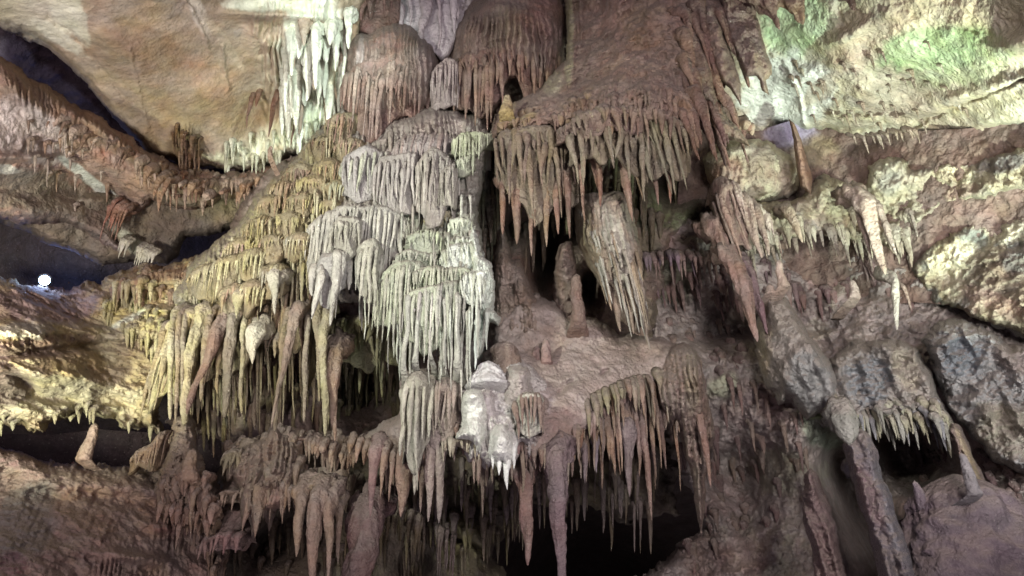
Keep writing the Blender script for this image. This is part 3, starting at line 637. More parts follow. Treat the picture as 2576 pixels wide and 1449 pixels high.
drapery('pale streaked curtain hanging behind the saddle of the upper domes', [(1005,-60),(1080,-66),(1170,-60)], [(1005,120),(1080,175),(1140,120),(1170,60)], 11.3, R, 22, '#d8ccd4', '#b09aa0', .1, (.2,.1), .3, .97, 1.1, mat=WHITE, group=G_UP)
CAS=[(832,300),(862,262),(905,290),(935,345),(985,296),(1080,270),(1220,296),(1236,330),(1225,420),(1196,520),(1215,640),(1225,760),(1190,860),(1130,900),(1040,880),(980,830),(900,770),(820,760),(760,790),(700,750),(600,760),(520,760),(440,770),(430,740),(500,640),(600,560),(660,470),(740,400)]
relief('flowstone_cascade', CAS, [(870,290,10.2),(1080,280,9.9),(900,400,9.75),(1100,450,9.35),(1220,350,9.6),(850,550,9.3),(1050,600,9.0),(1190,600,8.8),(1100,850,8.45),(650,600,9.55),(450,740,9.5),(800,720,9.2),(690,460,10.0)],
       FLOW, '#9c948a', edge=30, back=.9, amp=.18, freq=1.6, fine=.12, rag=12, seed=171, step=2.5, label='long cascade of flowstone carrying all the central tiers and the left stair of mounds', cat='flowstone',
       flutes=[(1000,500,280,330,0,13,.16,0),(650,620,220,150,-30,13,.14,0)], bumps=[(1080,310,90,30,0,.25)],
       paint=[(620,620,240,130,-35,'#968a5c',.9),(780,420,110,100,-45,'#968858',.9),(1080,600,120,110,0,'#a9ad98',.6),(1080,330,120,50,0,'#a4928c',.7)])
drips('loose drips filling the gaps of the central cascade','flowstone_cascade171',[(870,300),(1220,310),(1200,860),(980,840),(850,700)],60,(8,15),(40,120),['#a39c92','#aeb09c','#94887e'],R,out=.1)
drips('loose drips filling the gaps of the yellowish stair','flowstone_cascade171',[(840,300),(870,480),(800,740),(440,770),(620,540)],98,(8,15),(35,110),['#9d925f','#8f8058','#a89f70'],R,out=.1,mat=YELLOW)
# great central mound
G_C='stacked flowstone mounds in the centre'
drapery('great pinkish grey mound with drip rows at the centre', [(925,400),(945,350),(985,300),(1030,272),(1075,262),(1130,266),(1180,282),(1235,296)],
        [(925,470),(960,500),(1060,500),(1150,440),(1200,380),(1235,340)], 9.5, R, 11, LI, '#a9908a', .5, (1.0,.7), .45, .75, 1.0, group=G_C, tiers=2, D1=9.6)
drapery('pale green fringe on the right shoulder of the great mound', [(1135,340),(1165,318),(1200,318),(1238,322)], [(1135,400),(1160,430),(1185,450),(1238,345)], 9.15, R, 8, '#bcc49c', '#b4b79a', .1, (.5,.12), .5, .6, group=G_C, tiers=1)
drapery('lilac drapery hanging at the left foot of the great mound', [(858,420),(866,384),(895,358),(925,350),(955,362),(985,385)], [(858,470),(890,500),(985,500)], 9.3, R, 11, '#a8a2a0', GG, .3, (.4,.16), .3, .85, group=G_C)
drapery('long organ pipe drapery under the great mound', [(948,400),(965,374),(1000,372),(1040,368),(1058,395)], [(948,520),(1000,535),(1058,530)], 9.1, R, 11, '#a19792', '#b0a8a2', .2, (.35,.14), .15, .95, group=G_C)
drapery('drapery dome with a dark slit right of the long organ pipes', [(1045,430),(1055,385),(1080,358),(1095,350),(1125,372),(1145,405),(1160,440)], [(1045,530),(1100,540),(1160,530)], 8.95, R, 10, '#a59a92', '#b6b0a4', .3, (.4,.16), .15, .95, group=G_C, tiers=1)
drapery('small drapery bell low on the right of the great mound', [(1105,430),(1118,408),(1138,406),(1152,428)], [(1105,530),(1152,520)], 8.8, R, 8, '#a9a093', None, .15, (.2,.1), .15, .95, group=G_C)
drapery('pale green tapering drips on the right flank of the great mound', [(1140,400),(1165,385),(1195,372)], [(1140,440),(1165,450),(1195,425)], 9.0, R, 10, '#b3b898', None, .1, (.25,.1), .4, .7, group=G_C)
# staircase of small mounds on the left flank
G_S='small yellowish flowstone mounds stepping down the left flank'
steps=[(868,262,100,70,9.9,'tallest narrow mound at the head of the left stair of mounds',BR,YG),(885,325,90,55,9.6,'mound just under the head of the left stair of mounds',YG,BR),(812,320,80,60,9.9,'brown mound at the outer edge high on the left stair',DB,YG),
 (828,378,90,50,9.5,'yellow mound beside the lilac drapery on the left stair',YG,BR),(760,392,100,50,9.7,'rust brown mound on the outer rim of the left stair',DB,'#a98a60'),(790,418,100,45,9.4,'yellow tiered mound third from the head of the left stair',YG,None),
 (842,432,80,45,9.3,'small yellow mound touching the big pale dome',YG,GG),(720,430,90,50,9.6,'outer yellowish mound halfway down the left stair',YG,BR),(760,460,95,45,9.25,'yellow mound halfway down the left stair',YG,BR),(690,470,90,50,9.5,'brown mound on the outer rim halfway down the stair','#94785a',YG),
 (825,480,90,40,9.2,'low yellow mound above the left shoulder of the big pale dome',YG,None),(735,508,90,55,9.15,'wide mound with a drooping fringe above the lower stair',YG,OL),(665,520,100,60,9.35,'outer mound of the lower stair beside the hollow','#94785a',YG),
 (690,565,80,50,9.0,'round dark crowned mound of the lower stair',BR,YG),(757,560,90,60,8.9,'hanging mound under the left shoulder of the big pale dome',YG,GY),(615,575,110,60,9.3,'mauve topped mound at the outer lower stair',PK,YG),
 (640,600,90,70,8.9,'yellow knobbly mound right of the mauve topped one',YG,'#b5ad80'),(580,618,100,70,9.0,'yellow fringe mound lowest on the outer stair',YG,'#b5ad80'),(690,640,90,70,8.75,'leaf shaped mound with a rim of drips',YG,GY),(530,640,110,70,9.2,'fan of yellow flutes at the foot of the stair',YG,'#9f8a5c'),
 (640,680,80,70,8.65,'cluster of yellow drips under the knobbly mound','#b5ad80',YG),(590,690,90,50,8.8,'brown saddle mound above the long left curtains',BR,YG)]
for (cx,y,w_,ln,D,lb,c1,c2) in steps:
    mound(lb,cx,y,w_,ln*1.5,D,R,h=w_*.34,pitch=8,col=c1,col2=c2,cap=(.45,.22),lenvar=.5,sheet=.75,group=G_S,tiers=2,maxn=44,bulge=.3,sheetcol='#8a7a54',mat=YELLOW)
# big pale dome left of centre
G_B='draperies of the big pale dome'
drapery('big pale lilac dome with long fine flutes left of centre', [(765,610),(772,560),(795,522),(835,498),(880,484),(930,482),(980,490),(1018,512),(1045,545),(1060,560)],
        [(765,640),(800,700),(880,700),(960,760),(1060,650)], 8.85, R, 11, '#a9a49a', '#b5b0a0', .6, (.7,.24), .25, .85, group=G_B, tiers=1)
drapery('small bell on the left face of the big pale dome', [(835,570),(845,540),(875,530),(905,536),(915,560)], [(835,640),(875,660),(915,640)], 8.5, R, 10, '#a6a191', None, .2, (.3,.12), .3, .8, group=G_B)
drapery('thick grey lobes hanging lowest from the left of the big pale dome', [(798,660),(808,628),(835,618),(870,614),(890,640)], [(798,760),(815,830),(835,850),(870,800),(890,760)], 8.4, R, 22, '#a19c97', '#ada89a', .2, (.25,.14), .3, .6, 1.0, group=G_B, tipthin=.3)
drapery('pointed lobes hanging in the middle of the big pale dome', [(895,620),(920,592),(945,590),(965,620)], [(895,760),(915,860),(945,830),(965,760)], 8.4, R, 15, '#a5a191', None, .2, (.25,.14), .35, .6, group=G_B)
# tiers right of it
G_T='small pale green tiers in the centre'
tiers_=[([(1060,545),(1080,522),(1110,514),(1140,516),(1152,535)],[(1060,570),(1152,560)],8.9,'brown topmost tier of the pale green stack',"#9c8f70",YG),
 ([(1122,565),(1135,538),(1160,530),(1185,536),(1195,560)],[(1122,600),(1195,595)],8.7,'white knob at the right of the topmost tier','#cdd2bc',GG),
 ([(1018,610),(1030,578),(1060,562),(1090,562),(1118,580),(1128,598)],[(1018,640),(1128,635)],8.6,'second tier of the pale green stack on its left',GG,'#b2bd90'),
 ([(1120,600),(1140,582),(1170,578),(1195,590),(1200,605)],[(1120,630),(1200,630)],8.5,'second tier of the pale green stack on its right',GG,WH),
 ([(985,660),(1000,625),(1025,612),(1055,616),(1090,622),(1105,635)],[(985,690),(1105,670)],8.45,'third tier with fine teeth on its left',GG,GY),
 ([(1100,640),(1130,606),(1165,592),(1198,600),(1215,640)],[(1100,680),(1215,680)],8.4,'third tier shining white on its right',WH,GG),
 ([(945,720),(958,680),(985,652),(1020,640),(1055,642),(1075,665)],[(945,860),(985,900),(1020,880),(1075,800)],8.3,'long fringed fourth tier on its left',GG,GY),
 ([(1035,700),(1045,666),(1085,652),(1130,654),(1175,656),(1190,675)],[(1035,750),(1190,740)],8.2,'fourth tier with even teeth in its middle',GG,GY),
 ([(1150,720),(1160,685),(1190,664),(1220,672),(1232,700)],[(1150,740),(1190,790),(1232,760)],8.05,'white leaf shaped bell at the right of the fourth tier',WH,GG),
 ([(1005,750),(1020,722),(1060,706),(1110,692),(1150,688),(1165,715)],[(1005,900),(1060,930),(1165,900)],8.05,'lowest tier with the longest drips',GG,LI)]
for tp,bt,D,lb,c1,c2 in tiers_:
    drapery(lb,tp,bt,D,R,9,c1,c2,.25,(.4,.13),.35,.75,1.05,group=G_T,tiers=1,maxn=60)
# slim columns reaching the ledge
G_K='slim columns between the lowest tier and the ledge'
for i,(x,y0,y1,w_,lb) in enumerate([(1027,740,980,13,'slim pale column, leftmost under the lowest tier'),(1056,760,940,12,'slim pale column just left of the middle under the lowest tier'),(1090,760,935,9,'thinnest column under the lowest tier'),(1118,760,945,13,'straight grey column under the lowest tier'),
                              (1152,740,960,15,'column swelling to a skirt at its foot under the tiers'),(1178,780,960,12,'white column on the right under the tiers')]):
    lump_body(x,y0,y1,8.0,[(0,w_*1.2),(.3,w_*.8),(.75,w_),(.9,w_*1.7),(1,w_*3.4)],R,'#aaa89a',WHITE if i>3 else FLOW,label=lb,name='dripstone_column',cat='column',group=G_K,sides=18)
relief('flowstone_lobe', [(1190,560),(1204,600),(1215,640),(1236,660),(1244,720),(1240,780),(1258,800),(1252,816),(1234,812),(1222,840),(1212,880),(1200,900),(1196,860),(1204,800),(1196,740),(1192,690),(1186,640),(1180,600)],
       [(1195,580,8.55),(1215,700,8.1),(1240,800,8.3),(1205,890,8.1)], WHITE, '#c6ccbf', edge=16, back=.35, amp=.12, freq=3, fine=.07, rag=9, seed=135, step=2.0, label='knobbly white lobe falling off the right end of the tiers', cat='flowstone', flutes=[(1220,720,40,180,0,9,.09,0)])
lump_body(1228,908,985,7.9,[(0,30),(.3,56),(.7,84),(1,110)],R,'#c4c2c4',WHITE,.05,9,.3,name='stalagmite',label='white cone stalagmite under the end of a thin column',lf=9)
stalactite(1225,780,7.95,880,12,R,'#b9beb2',mat=WHITE,label='thin pale stalactite pointing at the white cone stalagmite')
stalactite(1198,800,7.95,930,18,R,'#c3cbc6',mat=WHITE,label='bluish white stalactite left of the white cone stalagmite')
# fluted block below the ledge
G_F='thick fluted stalactites of the front ledge'
drapery('tall pale fluted pillar curtain ending in two long points', [(1020,960),(1028,925),(1050,918),(1075,925),(1095,935)], [(1020,1170),(1040,1215),(1060,1240),(1095,1150)], 7.7, R, 15, '#aaa592', '#b3ae9c', .15, (.3,.2), .2, .85, 1.25, group=G_F, lump=.14)
drapery('brown fluted curtain right of the pale pillar', [(1090,960),(1110,935),(1140,940),(1160,955)], [(1090,1100),(1130,1130),(1160,1080)], 7.7, R, 12, '#98867a', None, .15, (.3,.2), .3, .85, 1.1, group=G_F)
for (x,y,yt,w_,lb,c) in [(1088,1060,1312,34,'longest flat stalactite, left one of the pair below the pale pillar','#a08c80'),(1112,1060,1316,36,'longest flat stalactite, right one of the pair below the pale pillar','#a39184'),(1052,1060,1245,30,'pale stalactite under the left of the pale pillar','#b1aa98'),
    (1063,1160,1290,22,'brown stalactite behind the long flat pair','#8f7668'),(945,1120,1300,26,'slim reddish stalactite left below the ledge','#8a6562'),(1018,1150,1300,44,'broad brown cone stalactite below the ledge','#94745f'),(965,1130,1250,20,'short double stalactite right of the slim reddish one','#94745f'),(986,1140,1262,16,'short stalactite beside the broad brown cone','#94745f')]:
    stalactite(x,y,7.75,yt,w_,R,c,label=lb,group=G_F)
# white lobes in front
relief('flowstone_apron', [(1112,1060),(1126,1000),(1160,955),(1215,925),(1250,900),(1310,896),(1352,925),(1392,972),(1396,1040),(1372,1100),(1345,1130),(1330,1168),(1312,1120),(1300,1160),(1240,1165),(1222,1190),(1204,1150),(1180,1160),(1160,1120),(1146,1150),(1128,1100)],
       [(1130,1000,8.0),(1300,900,8.3),(1390,1020,7.9),(1250,1160,7.4),(1230,1020,7.7)], WHITE, '#bdb6b2', edge=26, back=.5, amp=.16, freq=2.4, fine=.13, rag=10, seed=163, step=2.2, label='pale lilac apron of flowstone under the white lobes', cat='flowstone',
       flutes=[(1240,1110,120,60,0,14,.16,0)], paint=[(1200,1080,40,60,0,'#d4d5cc',.8),(1260,1010,30,50,0,'#cfcccc',.7),(1140,1080,30,50,0,'#927c6c',.8),(1370,1060,30,60,0,'#8f776c',.8)])
relief('flowstone_lobe', [(1160,1004),(1166,984),(1190,974),(1213,982),(1224,1008),(1226,1034),(1226,1080),(1218,1120),(1208,1150),(1198,1130),(1184,1112),(1164,1108),(1146,1104),(1150,1090),(1160,1074),(1160,1044),(1158,1028)],
       [(1190,980,7.3),(1190,1040,7.35),(1200,1140,7.2)], WHITE, '#d9ddd2', edge=24, back=.45, amp=.08, freq=2.5, fine=.05, rag=7, seed=131, step=2.0, label='white mushroom headed lobe on the front of the ledge', cat='flowstone',
       bumps=[(1192,1000,30,22,0,.06),(1202,1085,22,30,0,.06)], flutes=[(1190,1100,40,40,0,10,.08,0)])
relief('flowstone_lobe', [(1222,1140),(1228,1090),(1245,1070),(1265,1066),(1286,1086),(1300,1118),(1304,1146),(1290,1168),(1282,1160),(1274,1176),(1262,1162),(1250,1172),(1240,1156),(1230,1158)],
       [(1260,1070,7.15),(1230,1140,7.15),(1300,1140,7.15),(1260,1150,7.0)], WHITE, '#e2e5dc', edge=26, back=.45, amp=.08, freq=2.5, fine=.05, rag=7, seed=132, step=2.0, label='brightest white bulb with dripping points at the front', cat='flowstone', bumps=[(1258,1110,26,34,0,.14)])
for (x,y,yt,w_,lb) in [(1275,1130,1232,24,'white pointed drip, longest under the white bulb'),(1256,1130,1195,17,'white pointed drip left of the longest under the white bulb'),(1240,1130,1180,14,'short white drip at the left under the white bulb'),(1293,1120,1180,14,'short greyish drip at the right under the white bulb')]:
    stalactite(x,y,7.15,yt,w_,R,'#d8dcd6',mat=WHITE,label=lb,group='points under the white bulb')
relief('flowstone_lobe', [(1204,1000),(1212,984),(1234,980),(1250,996),(1252,1030),(1262,1060),(1240,1100),(1216,1090),(1212,1040)], [(1230,1000,7.55),(1230,1090,7.4)], WHITE, '#bdb4b4', edge=20, back=.4, amp=.08, freq=2.5, fine=.06, rag=6, seed=133, step=2.2, label='lilac lobe between the white lobe and the grey knob', cat='flowstone')
relief('stalagmite', [(1250,1010),(1258,950),(1280,918),(1312,912),(1336,930),(1345,975),(1352,1040),(1340,1090),(1290,1100),(1260,1060)], [(1300,930,7.75),(1300,1080,7.5)], MUD, '#b0a5a0', edge=40, back=.7, amp=.10, freq=2, fine=.06, rag=7, seed=134, step=2.4, label='broad rounded grey knob behind the white lobes', cat='stalagmite', bumps=[(1270,1010,30,60,0,-.1),(1320,950,30,30,0,.1)])
drapery('flat mushroom cap with brown pleats hanging below', [(1298,1000),(1305,978),(1330,971),(1358,974),(1368,990)], [(1298,1110),(1330,1140),(1368,1100)], 7.35, R, 11, '#94796a', '#8a6e60', .15, (.4,.1), .3, .9, group=G_F, sheetcol='#b5b2a0')
drapery('row of short drips between the pale pillar and the white lobes', [(1110,1100),(1140,1090),(1180,1085),(1220,1095)], [(1110,1170),(1150,1150),(1190,1190),(1220,1180)], 7.45, R, 10, '#96876c', '#a59c80', .1, (.3,.08), .5, .5, group=G_F, tiers=1)
stalactite(1205,1120,7.5,1220,20,R,'#8d7464',label='forked brown stalactite just left under the white bulb')
stalactite(1216,1150,7.8,1300,16,R,'#6e5c50',label='dark stalactite behind the white bulb')
# ---- front ledge of mud
LG=[(840,1092),(880,1110),(930,1082),(1000,1040),(1015,960),(1030,925),(1100,930),(1200,950),(1240,860),(1250,790),(1290,750),(1345,745),(1400,760),(1440,790),(1500,800),(1560,840),(1620,836),(1690,860),(1745,880),(1768,930),(1775,990),(1750,1010),(1700,985),(1640,985),(1590,1010),(1545,1040),(1500,1085),(1440,1120),(1390,1150),(1340,1160),(1290,1130),(1220,1110),(1150,1120),(1090,1180),(1010,1190),(960,1160),(880,1130)]
relief('mud_ledge', LG, [(860,1110,8.8),(1000,1100,8.0),(1200,1050,7.75),(1340,1110,7.6),(1260,800,9.0),(1400,900,8.6),(1600,900,8.9),(1740,930,8.8),(1500,1060,8.0),(1100,950,8.1),(1200,960,8.2),(1400,780,9.2)],
       MUD, '#9f8c84', edge=30, back=.7, amp=.16, freq=1.4, fine=.05, rag=12, seed=101, kind='structure', step=2.5,
       bumps=[(1260,1060,80,40,0,-.15),(1500,960,90,40,-20,.12),(1370,880,60,20,0,-.15),(1330,780,40,30,0,.2),(1690,900,40,30,0,.15)], cracks=[([(1405,985),(1430,965),(1440,960)],8,.12),([(1515,940),(1530,930)],5,.1)],
       paint=[(1300,1010,80,60,0,'#bdb3b4',.7),(1240,1060,50,50,0,'#c9cac6',.7),(1590,880,80,30,10,'#9a8276',.6),(1400,1080,80,40,-30,'#8a6a60',.5),(950,1130,80,40,0,'#94765f',.7),(1370,860,60,40,0,'#9a7c6a',.5)])
# left basin ledge
relief('mud_ledge', [(560,1115),(600,1100),(650,1095),(690,1062),(740,1080),(800,1095),(850,1090),(900,1110),(870,1150),(840,1165),(800,1140),(760,1120),(770,1190),(740,1250),(690,1290),(650,1290),(620,1240),(600,1180),(560,1160)],
       [(600,1120,8.9),(700,1080,8.7),(880,1120,8.9),(690,1270,7.8),(760,1180,8.2)], MUD, '#967866', edge=30, back=.6, amp=.12, freq=1.4, rag=10, seed=105, kind='structure', step=2.6,
       flutes=[(690,1200,60,90,0,16,.14,.15),(600,1150,40,30,0,10,.1,.1)])
# stalactites and drips below ledges
G_L='stalactites under the right arm of the ledge'
def row(label, pts, D0, D1, n, wr, lr, cols, cat='dripstone', grp=None, name='dripstone_fringe', mat=None):
    """one comb of drips under a rim: pts = rim line with tip heights (x, y, ytip)"""
    pts=np.array(pts,float); g=thing(name, P(pts[len(pts)//2][0],pts[len(pts)//2][1],(D0+D1)/2), label, cat, grp)
    for i in range(n):
        s=min(max((i+.5+R.uniform(-1.1,1.1))/n,0),1); x=pts[0,0]+s*(pts[-1,0]-pts[0,0])
        if abs(pts[-1,0]-pts[0,0])<1: continue
        xs=pts[:,0]; o=np.argsort(xs); y=np.interp(x,xs[o],pts[o,1]); yt=np.interp(x,xs[o],pts[o,2])
        ll=(yt-y)*(lr[0]+(lr[1]-lr[0])*R.random()**1.7)*R.choice([1,1,1,.45,1.25])
        stalactite(x,y,D0+(D1-D0)*s+R.uniform(-.1,.1),y+max(ll,10),R.uniform(*wr),R,R.choice(cols),parent=g,mat=mat,wtip=.18)
    return g
BC=['#8f7058','#84664f','#9a7c66']; PC=['#8c6a64','#7d5c58','#93766c']
row('comb of brown drips below the left basin ledge',[(770,1110,1150),(820,1135,1200),(870,1150,1210),(900,1140,1190)],8.6,8.6,16,(8,16),(.4,1.1),BC)
row('comb of brown drips under the ledge left of the pale pillar',[(880,1120,1180),(950,1150,1230),(1010,1170,1240)],8.2,7.8,16,(10,18),(.4,1),BC)
row('short fringe of drips under the middle of the ledge',[(1290,1110,1160),(1350,1140,1200),(1400,1130,1200)],7.55,7.7,18,(9,18),(.4,1),PC)
row('long fringe of brown pleats under the right arm of the ledge',[(1400,1115,1190),(1480,1080,1200),(1560,1015,1190),(1640,975,1170),(1700,965,1180)],7.7,8.7,42,(11,20),(.35,1.1),BC)
row('upper row of short drips on the right arm of the ledge',[(1460,1040,1110),(1560,985,1070),(1660,955,1060),(1740,950,1060)],7.9,8.6,34,(9,17),(.5,1.1),['#8a8060','#8f7058','#94826a'])
for (x,y,yt,w0,lb,c,D,dx) in [(1318,1175,1422,50,'long salmon red stalactite reaching nearly to the bottom edge','#8d6a60',7.5,8),(1402,1130,1560,58,'long purplish stalactite running out of the bottom edge','#7c6468',7.5,12),
    (1472,1120,1215,20,'purple dagger stalactite right of the long purplish one','#7c6a6c',7.8,0),(1500,1110,1190,20,'small violet drop shaped stalactite under the ledge arm','#80707a',7.9,0),(1536,1080,1195,20,'orange brown bent stalactite under the ledge arm','#86664f',8,12),
    (1618,1040,1310,24,'wavy stalactite left of the big right pendant','#86665a',8.3,20),(1580,1040,1250,36,'violet leaf shaped stalactite under the ledge arm','#7f6c6c',8.2,6),(1600,1010,1200,18,'thin stalactite between the violet leaf and the wavy one','#86665a',8.3,10),
    (1655,1000,1180,18,'thin straight stalactite right of the wavy one','#7d6054',8.5,20),(1440,1150,1200,14,'short stub stalactite right of the long purplish one','#7d6054',7.7,0),(1370,1210,1330,12,'dark thin stalactite between the two long ones','#70604a',8.2,0)]:
    stalactite(x,y,D,yt,w0,R,c,label=lb,group=G_L,dx=dx,lump=.25)
relief('pendant', [(1640,985),(1662,925),(1690,872),(1720,860),(1750,884),(1774,940),(1784,1020),(1794,1100),(1786,1180),(1776,1200),(1772,1290),(1764,1345),(1752,1290),(1738,1200),(1718,1120),(1700,1060),(1690,1110),(1678,1040),(1660,1030),(1650,1060)],
       [(1720,865,8.6),(1650,1000,8.5),(1780,1050,8.4),(1760,1340,7.9),(1720,1000,8.15)], FLOW, '#8a7264', edge=30, back=.7, amp=.12, freq=1.8, fine=.10, rag=8, seed=161, step=2.3, label='big fluted pendant at the right end of the front ledge, tapering to a long point', cat='stalactite', group=G_L,
       flutes=[(1735,1080,90,220,-6,13,.20,-.12)], paint=[(1740,960,20,90,0,'#9f9478',.6)])
stalactite(1752,980,8.3,1225,26,R,'#8c6c5c',label='thin dark point at the right of the big pendant',dx=36,group=G_L)
# ---- hanging mass right of the top centre
HM=[(1418,-60),(1420,60),(1425,150),(1380,200),(1330,240),(1285,262),(1270,240),(1258,262),(1240,310),(1238,345),(1300,340),(1380,330),(1450,330),(1540,330),(1640,320),(1710,330),(1740,310),(1800,300),(1860,330),(1900,340),(1850,290),(1830,240),(1790,200),(1850,120),(1870,-60)]
relief('mud_hump', HM, [(1430,-60,10.6),(1440,100,10.2),(1550,-60,10.1),(1500,160,9.4),(1280,290,9.3),(1600,200,8.7),(1700,320,8.4),(1520,310,8.5),(1850,320,9.3),(1850,0,9.5),(1350,300,9.0),(1700,0,9.4)],
       MUD, '#886c5e', edge=40, back=.8, amp=.22, freq=1.3, fine=.14, rag=12, seed=111, label='great brown hump of knobbly mud hung with stalactites at the top right of centre', cat='dripstone', step=2.5,
       flutes=[(1560,270,160,60,0,13,.10,.05),(1790,260,60,80,-20,15,.15,-.25),(1440,60,30,100,5,14,.12,0)], bumps=[(1430,80,18,120,0,.25),(1500,20,30,40,0,-.3),(1560,20,20,30,0,.2),(1580,180,90,60,0,.1)],
       paint=[(1430,90,12,120,0,'#a8a078',.7),(1350,240,80,24,-35,'#9a8478',.6),(1380,200,30,40,-35,'#a9a283',.6),(1530,30,60,40,0,'#a98478',.6),(1620,60,60,70,0,'#94765c',.5),(1285,260,16,20,0,'#b9a06a',.8)])
G_H='stalactites of the great brown hump'
drapery('left curtain of the great hump with long pointed tips', [(1245,340),(1258,312),(1300,300),(1350,296),(1400,296),(1450,292)], [(1245,440),(1270,500),(1300,560),(1335,600),(1400,560),(1450,520)], 8.95, R, 15, '#857252', '#80675a', .25, (.4,.2), .5, .78, 1.15, group=G_H, tiers=1, tipthin=.2, sheetcol='#80705a')
drapery('middle curtain of the great hump with leaf shaped folds', [(1430,290),(1470,268),(1530,262),(1580,268),(1625,284)], [(1430,480),(1480,500),(1530,490),(1580,540),(1625,500)], 8.45, R, 17, '#857058', '#8c8068', .2, (.4,.2), .5, .55, 1.25, group=G_H, tiers=1, tipthin=.2, sheetcol='#80705a')
drapery('right curtain of the great hump over the dark hollow', [(1600,290),(1630,270),(1670,266),(1710,280),(1735,310)], [(1600,520),(1650,500),(1700,460),(1735,400)], 8.35, R, 15, '#826a54', '#898466', .2, (.4,.2), .5, .75, 1.1, group=G_H, tiers=1, tipthin=.2, shift=.1, sheetcol='#80705a')
drapery('short front folds over the middle of the great hump', [(1400,300),(1450,262),(1520,240),(1600,240),(1680,262)], [(1400,380),(1500,400),(1600,380),(1680,370)], 8.3, R, 18, '#886e5c', '#8f7c60', .3, (.6,.25), .55, .5, 1.2, group=G_H, tiers=1, tipthin=.2, sheetcol='#846a5c')
drapery('short knobbly fringe above the left curtain of the hump', [(1250,300),(1300,285),(1380,270),(1450,250),(1520,250)], [(1250,330),(1320,340),(1400,330),(1520,330)], 9.05, R, 12, '#937a58', '#8c6c58', .1, (.3,.1), .5, .5, 1.1, group=G_H, tiers=1)
for (x,y,yt,w0,lb,dx) in [(1265,440,590,26,'stalactite touching the tall thin stalagmite below the hump',0),(1296,430,612,30,'knobbly brown stalactite second from the left under the hump',4),(1334,440,645,24,'thin stalactite reaching lowest under the hump',4),(1342,420,572,16,'short spike beside the lowest one under the hump',2),
   (1368,430,622,26,'clean tapered stalactite over the dark hollow',6),(1398,420,590,28,'stalactite with a broad root over the dark hollow',8),(1425,400,600,24,'fourth tapered stalactite over the dark hollow',10),(1460,380,560,18,'thin yellowish stalactite beside the flared column',10),
   (1500,360,520,30,'broad stalactite just above the flared column',12),(1560,340,556,30,'long stalactite right of the flared column top',30),(1585,330,500,22,'medium stalactite near the right of the hump',30),(1625,330,515,28,'bluntly pointed stalactite at the right under the hump',34),(1660,320,510,24,'stalactite seen against the green black hollow',30),(1690,320,460,20,'last stalactite at the right end of the hump',20)]:
    stalactite(x,y,8.85-(x-1265)*.0006,yt,w0,R,R.choice(['#8c6c56','#937856','#876450']),label=lb,group=G_H,dx=dx)
LF=[("flat brown stone leaf with two long curved tips hanging furthest right",[(1800,-60),(1896,-60),(1904,40),(1922,110),(1942,165),(1942,188),(1926,204),(1934,238),(1920,228),(1908,200),(1900,192),(1880,194),(1872,190),(1858,160),(1840,110),(1820,50)],9.0,'#7d6156',181,(1895,150)),
 ("brown stone leaf with a pale rim just left of the furthest one",[(1760,20),(1790,10),(1822,80),(1846,150),(1862,210),(1864,264),(1852,246),(1838,226),(1818,210),(1800,170),(1776,110)],8.85,'#8b7160',182,(1820,160)),
 ("dark stone leaf hanging between the pale rimmed leaf and the mud hump",[(1700,60),(1730,50),(1764,110),(1790,180),(1806,250),(1800,290),(1786,262),(1760,240),(1736,190),(1712,130)],8.7,'#75604f',183,(1760,190)),
 ("short broad stone leaf low at the right edge of the hump",[(1730,200),(1764,200),(1800,250),(1836,300),(1880,350),(1886,370),(1850,352),(1800,330),(1760,290)],8.8,'#8a7058',184,(1810,290))]
for lb,pl_,D_,c_,sd_,(mx,my) in LF:
    relief('stone_leaf', pl_, [(pl_[0][0],pl_[0][1],D_+.35),(mx,my,D_)], FLOW, c_, edge=16, back=.3, amp=.1, freq=2, fine=.06, rag=5, seed=sd_, step=2.2, label=lb, cat='flowstone', group='flat leaves of stone hanging at the top right',
           flutes=[(mx,my,120,260,-25,34,.16,-.36,4)], splotch=[('#a08a6c',-.25,1.5,.6)])
# drapes at the top right
G_D='flat brown leaves of stone hanging at the top right'
for (x,y,yt,w0,lb,dx,c) in [
   (1760,120,320,46,'narrow stone leaf below the pale edged one',100,'#8d6c54'),(1700,140,300,40,'narrow dark stone leaf beside the mud hump',70,'#745445'),(1740,200,345,40,'lower stone leaf pointing at the brown ragged drip cluster',110,'#8a6850'),(1900,-60,75,60,'short ragged leaf at the top edge right of the long tips',60,'#8d7058'),(1960,-60,60,60,'short ragged leaf at the top edge over the green vault',60,'#967a5c'),(2110,-60,26,40,'dark little tip cut by the top edge over the bright vault',40,'#6b5044')]:
    stalactite(x,y,9.0,yt,w0,R,c,label=lb,group=G_D,dx=dx,lump=.3,wtip=.08,bulge=.25)
row('ragged brown drip cluster at the right end of the hump',[(1760,270,350),(1820,290,350),(1890,320,360)],9.3,9.6,26,(10,22),(.4,1),['#8d6c50','#7a5a46','#a08a6a'])
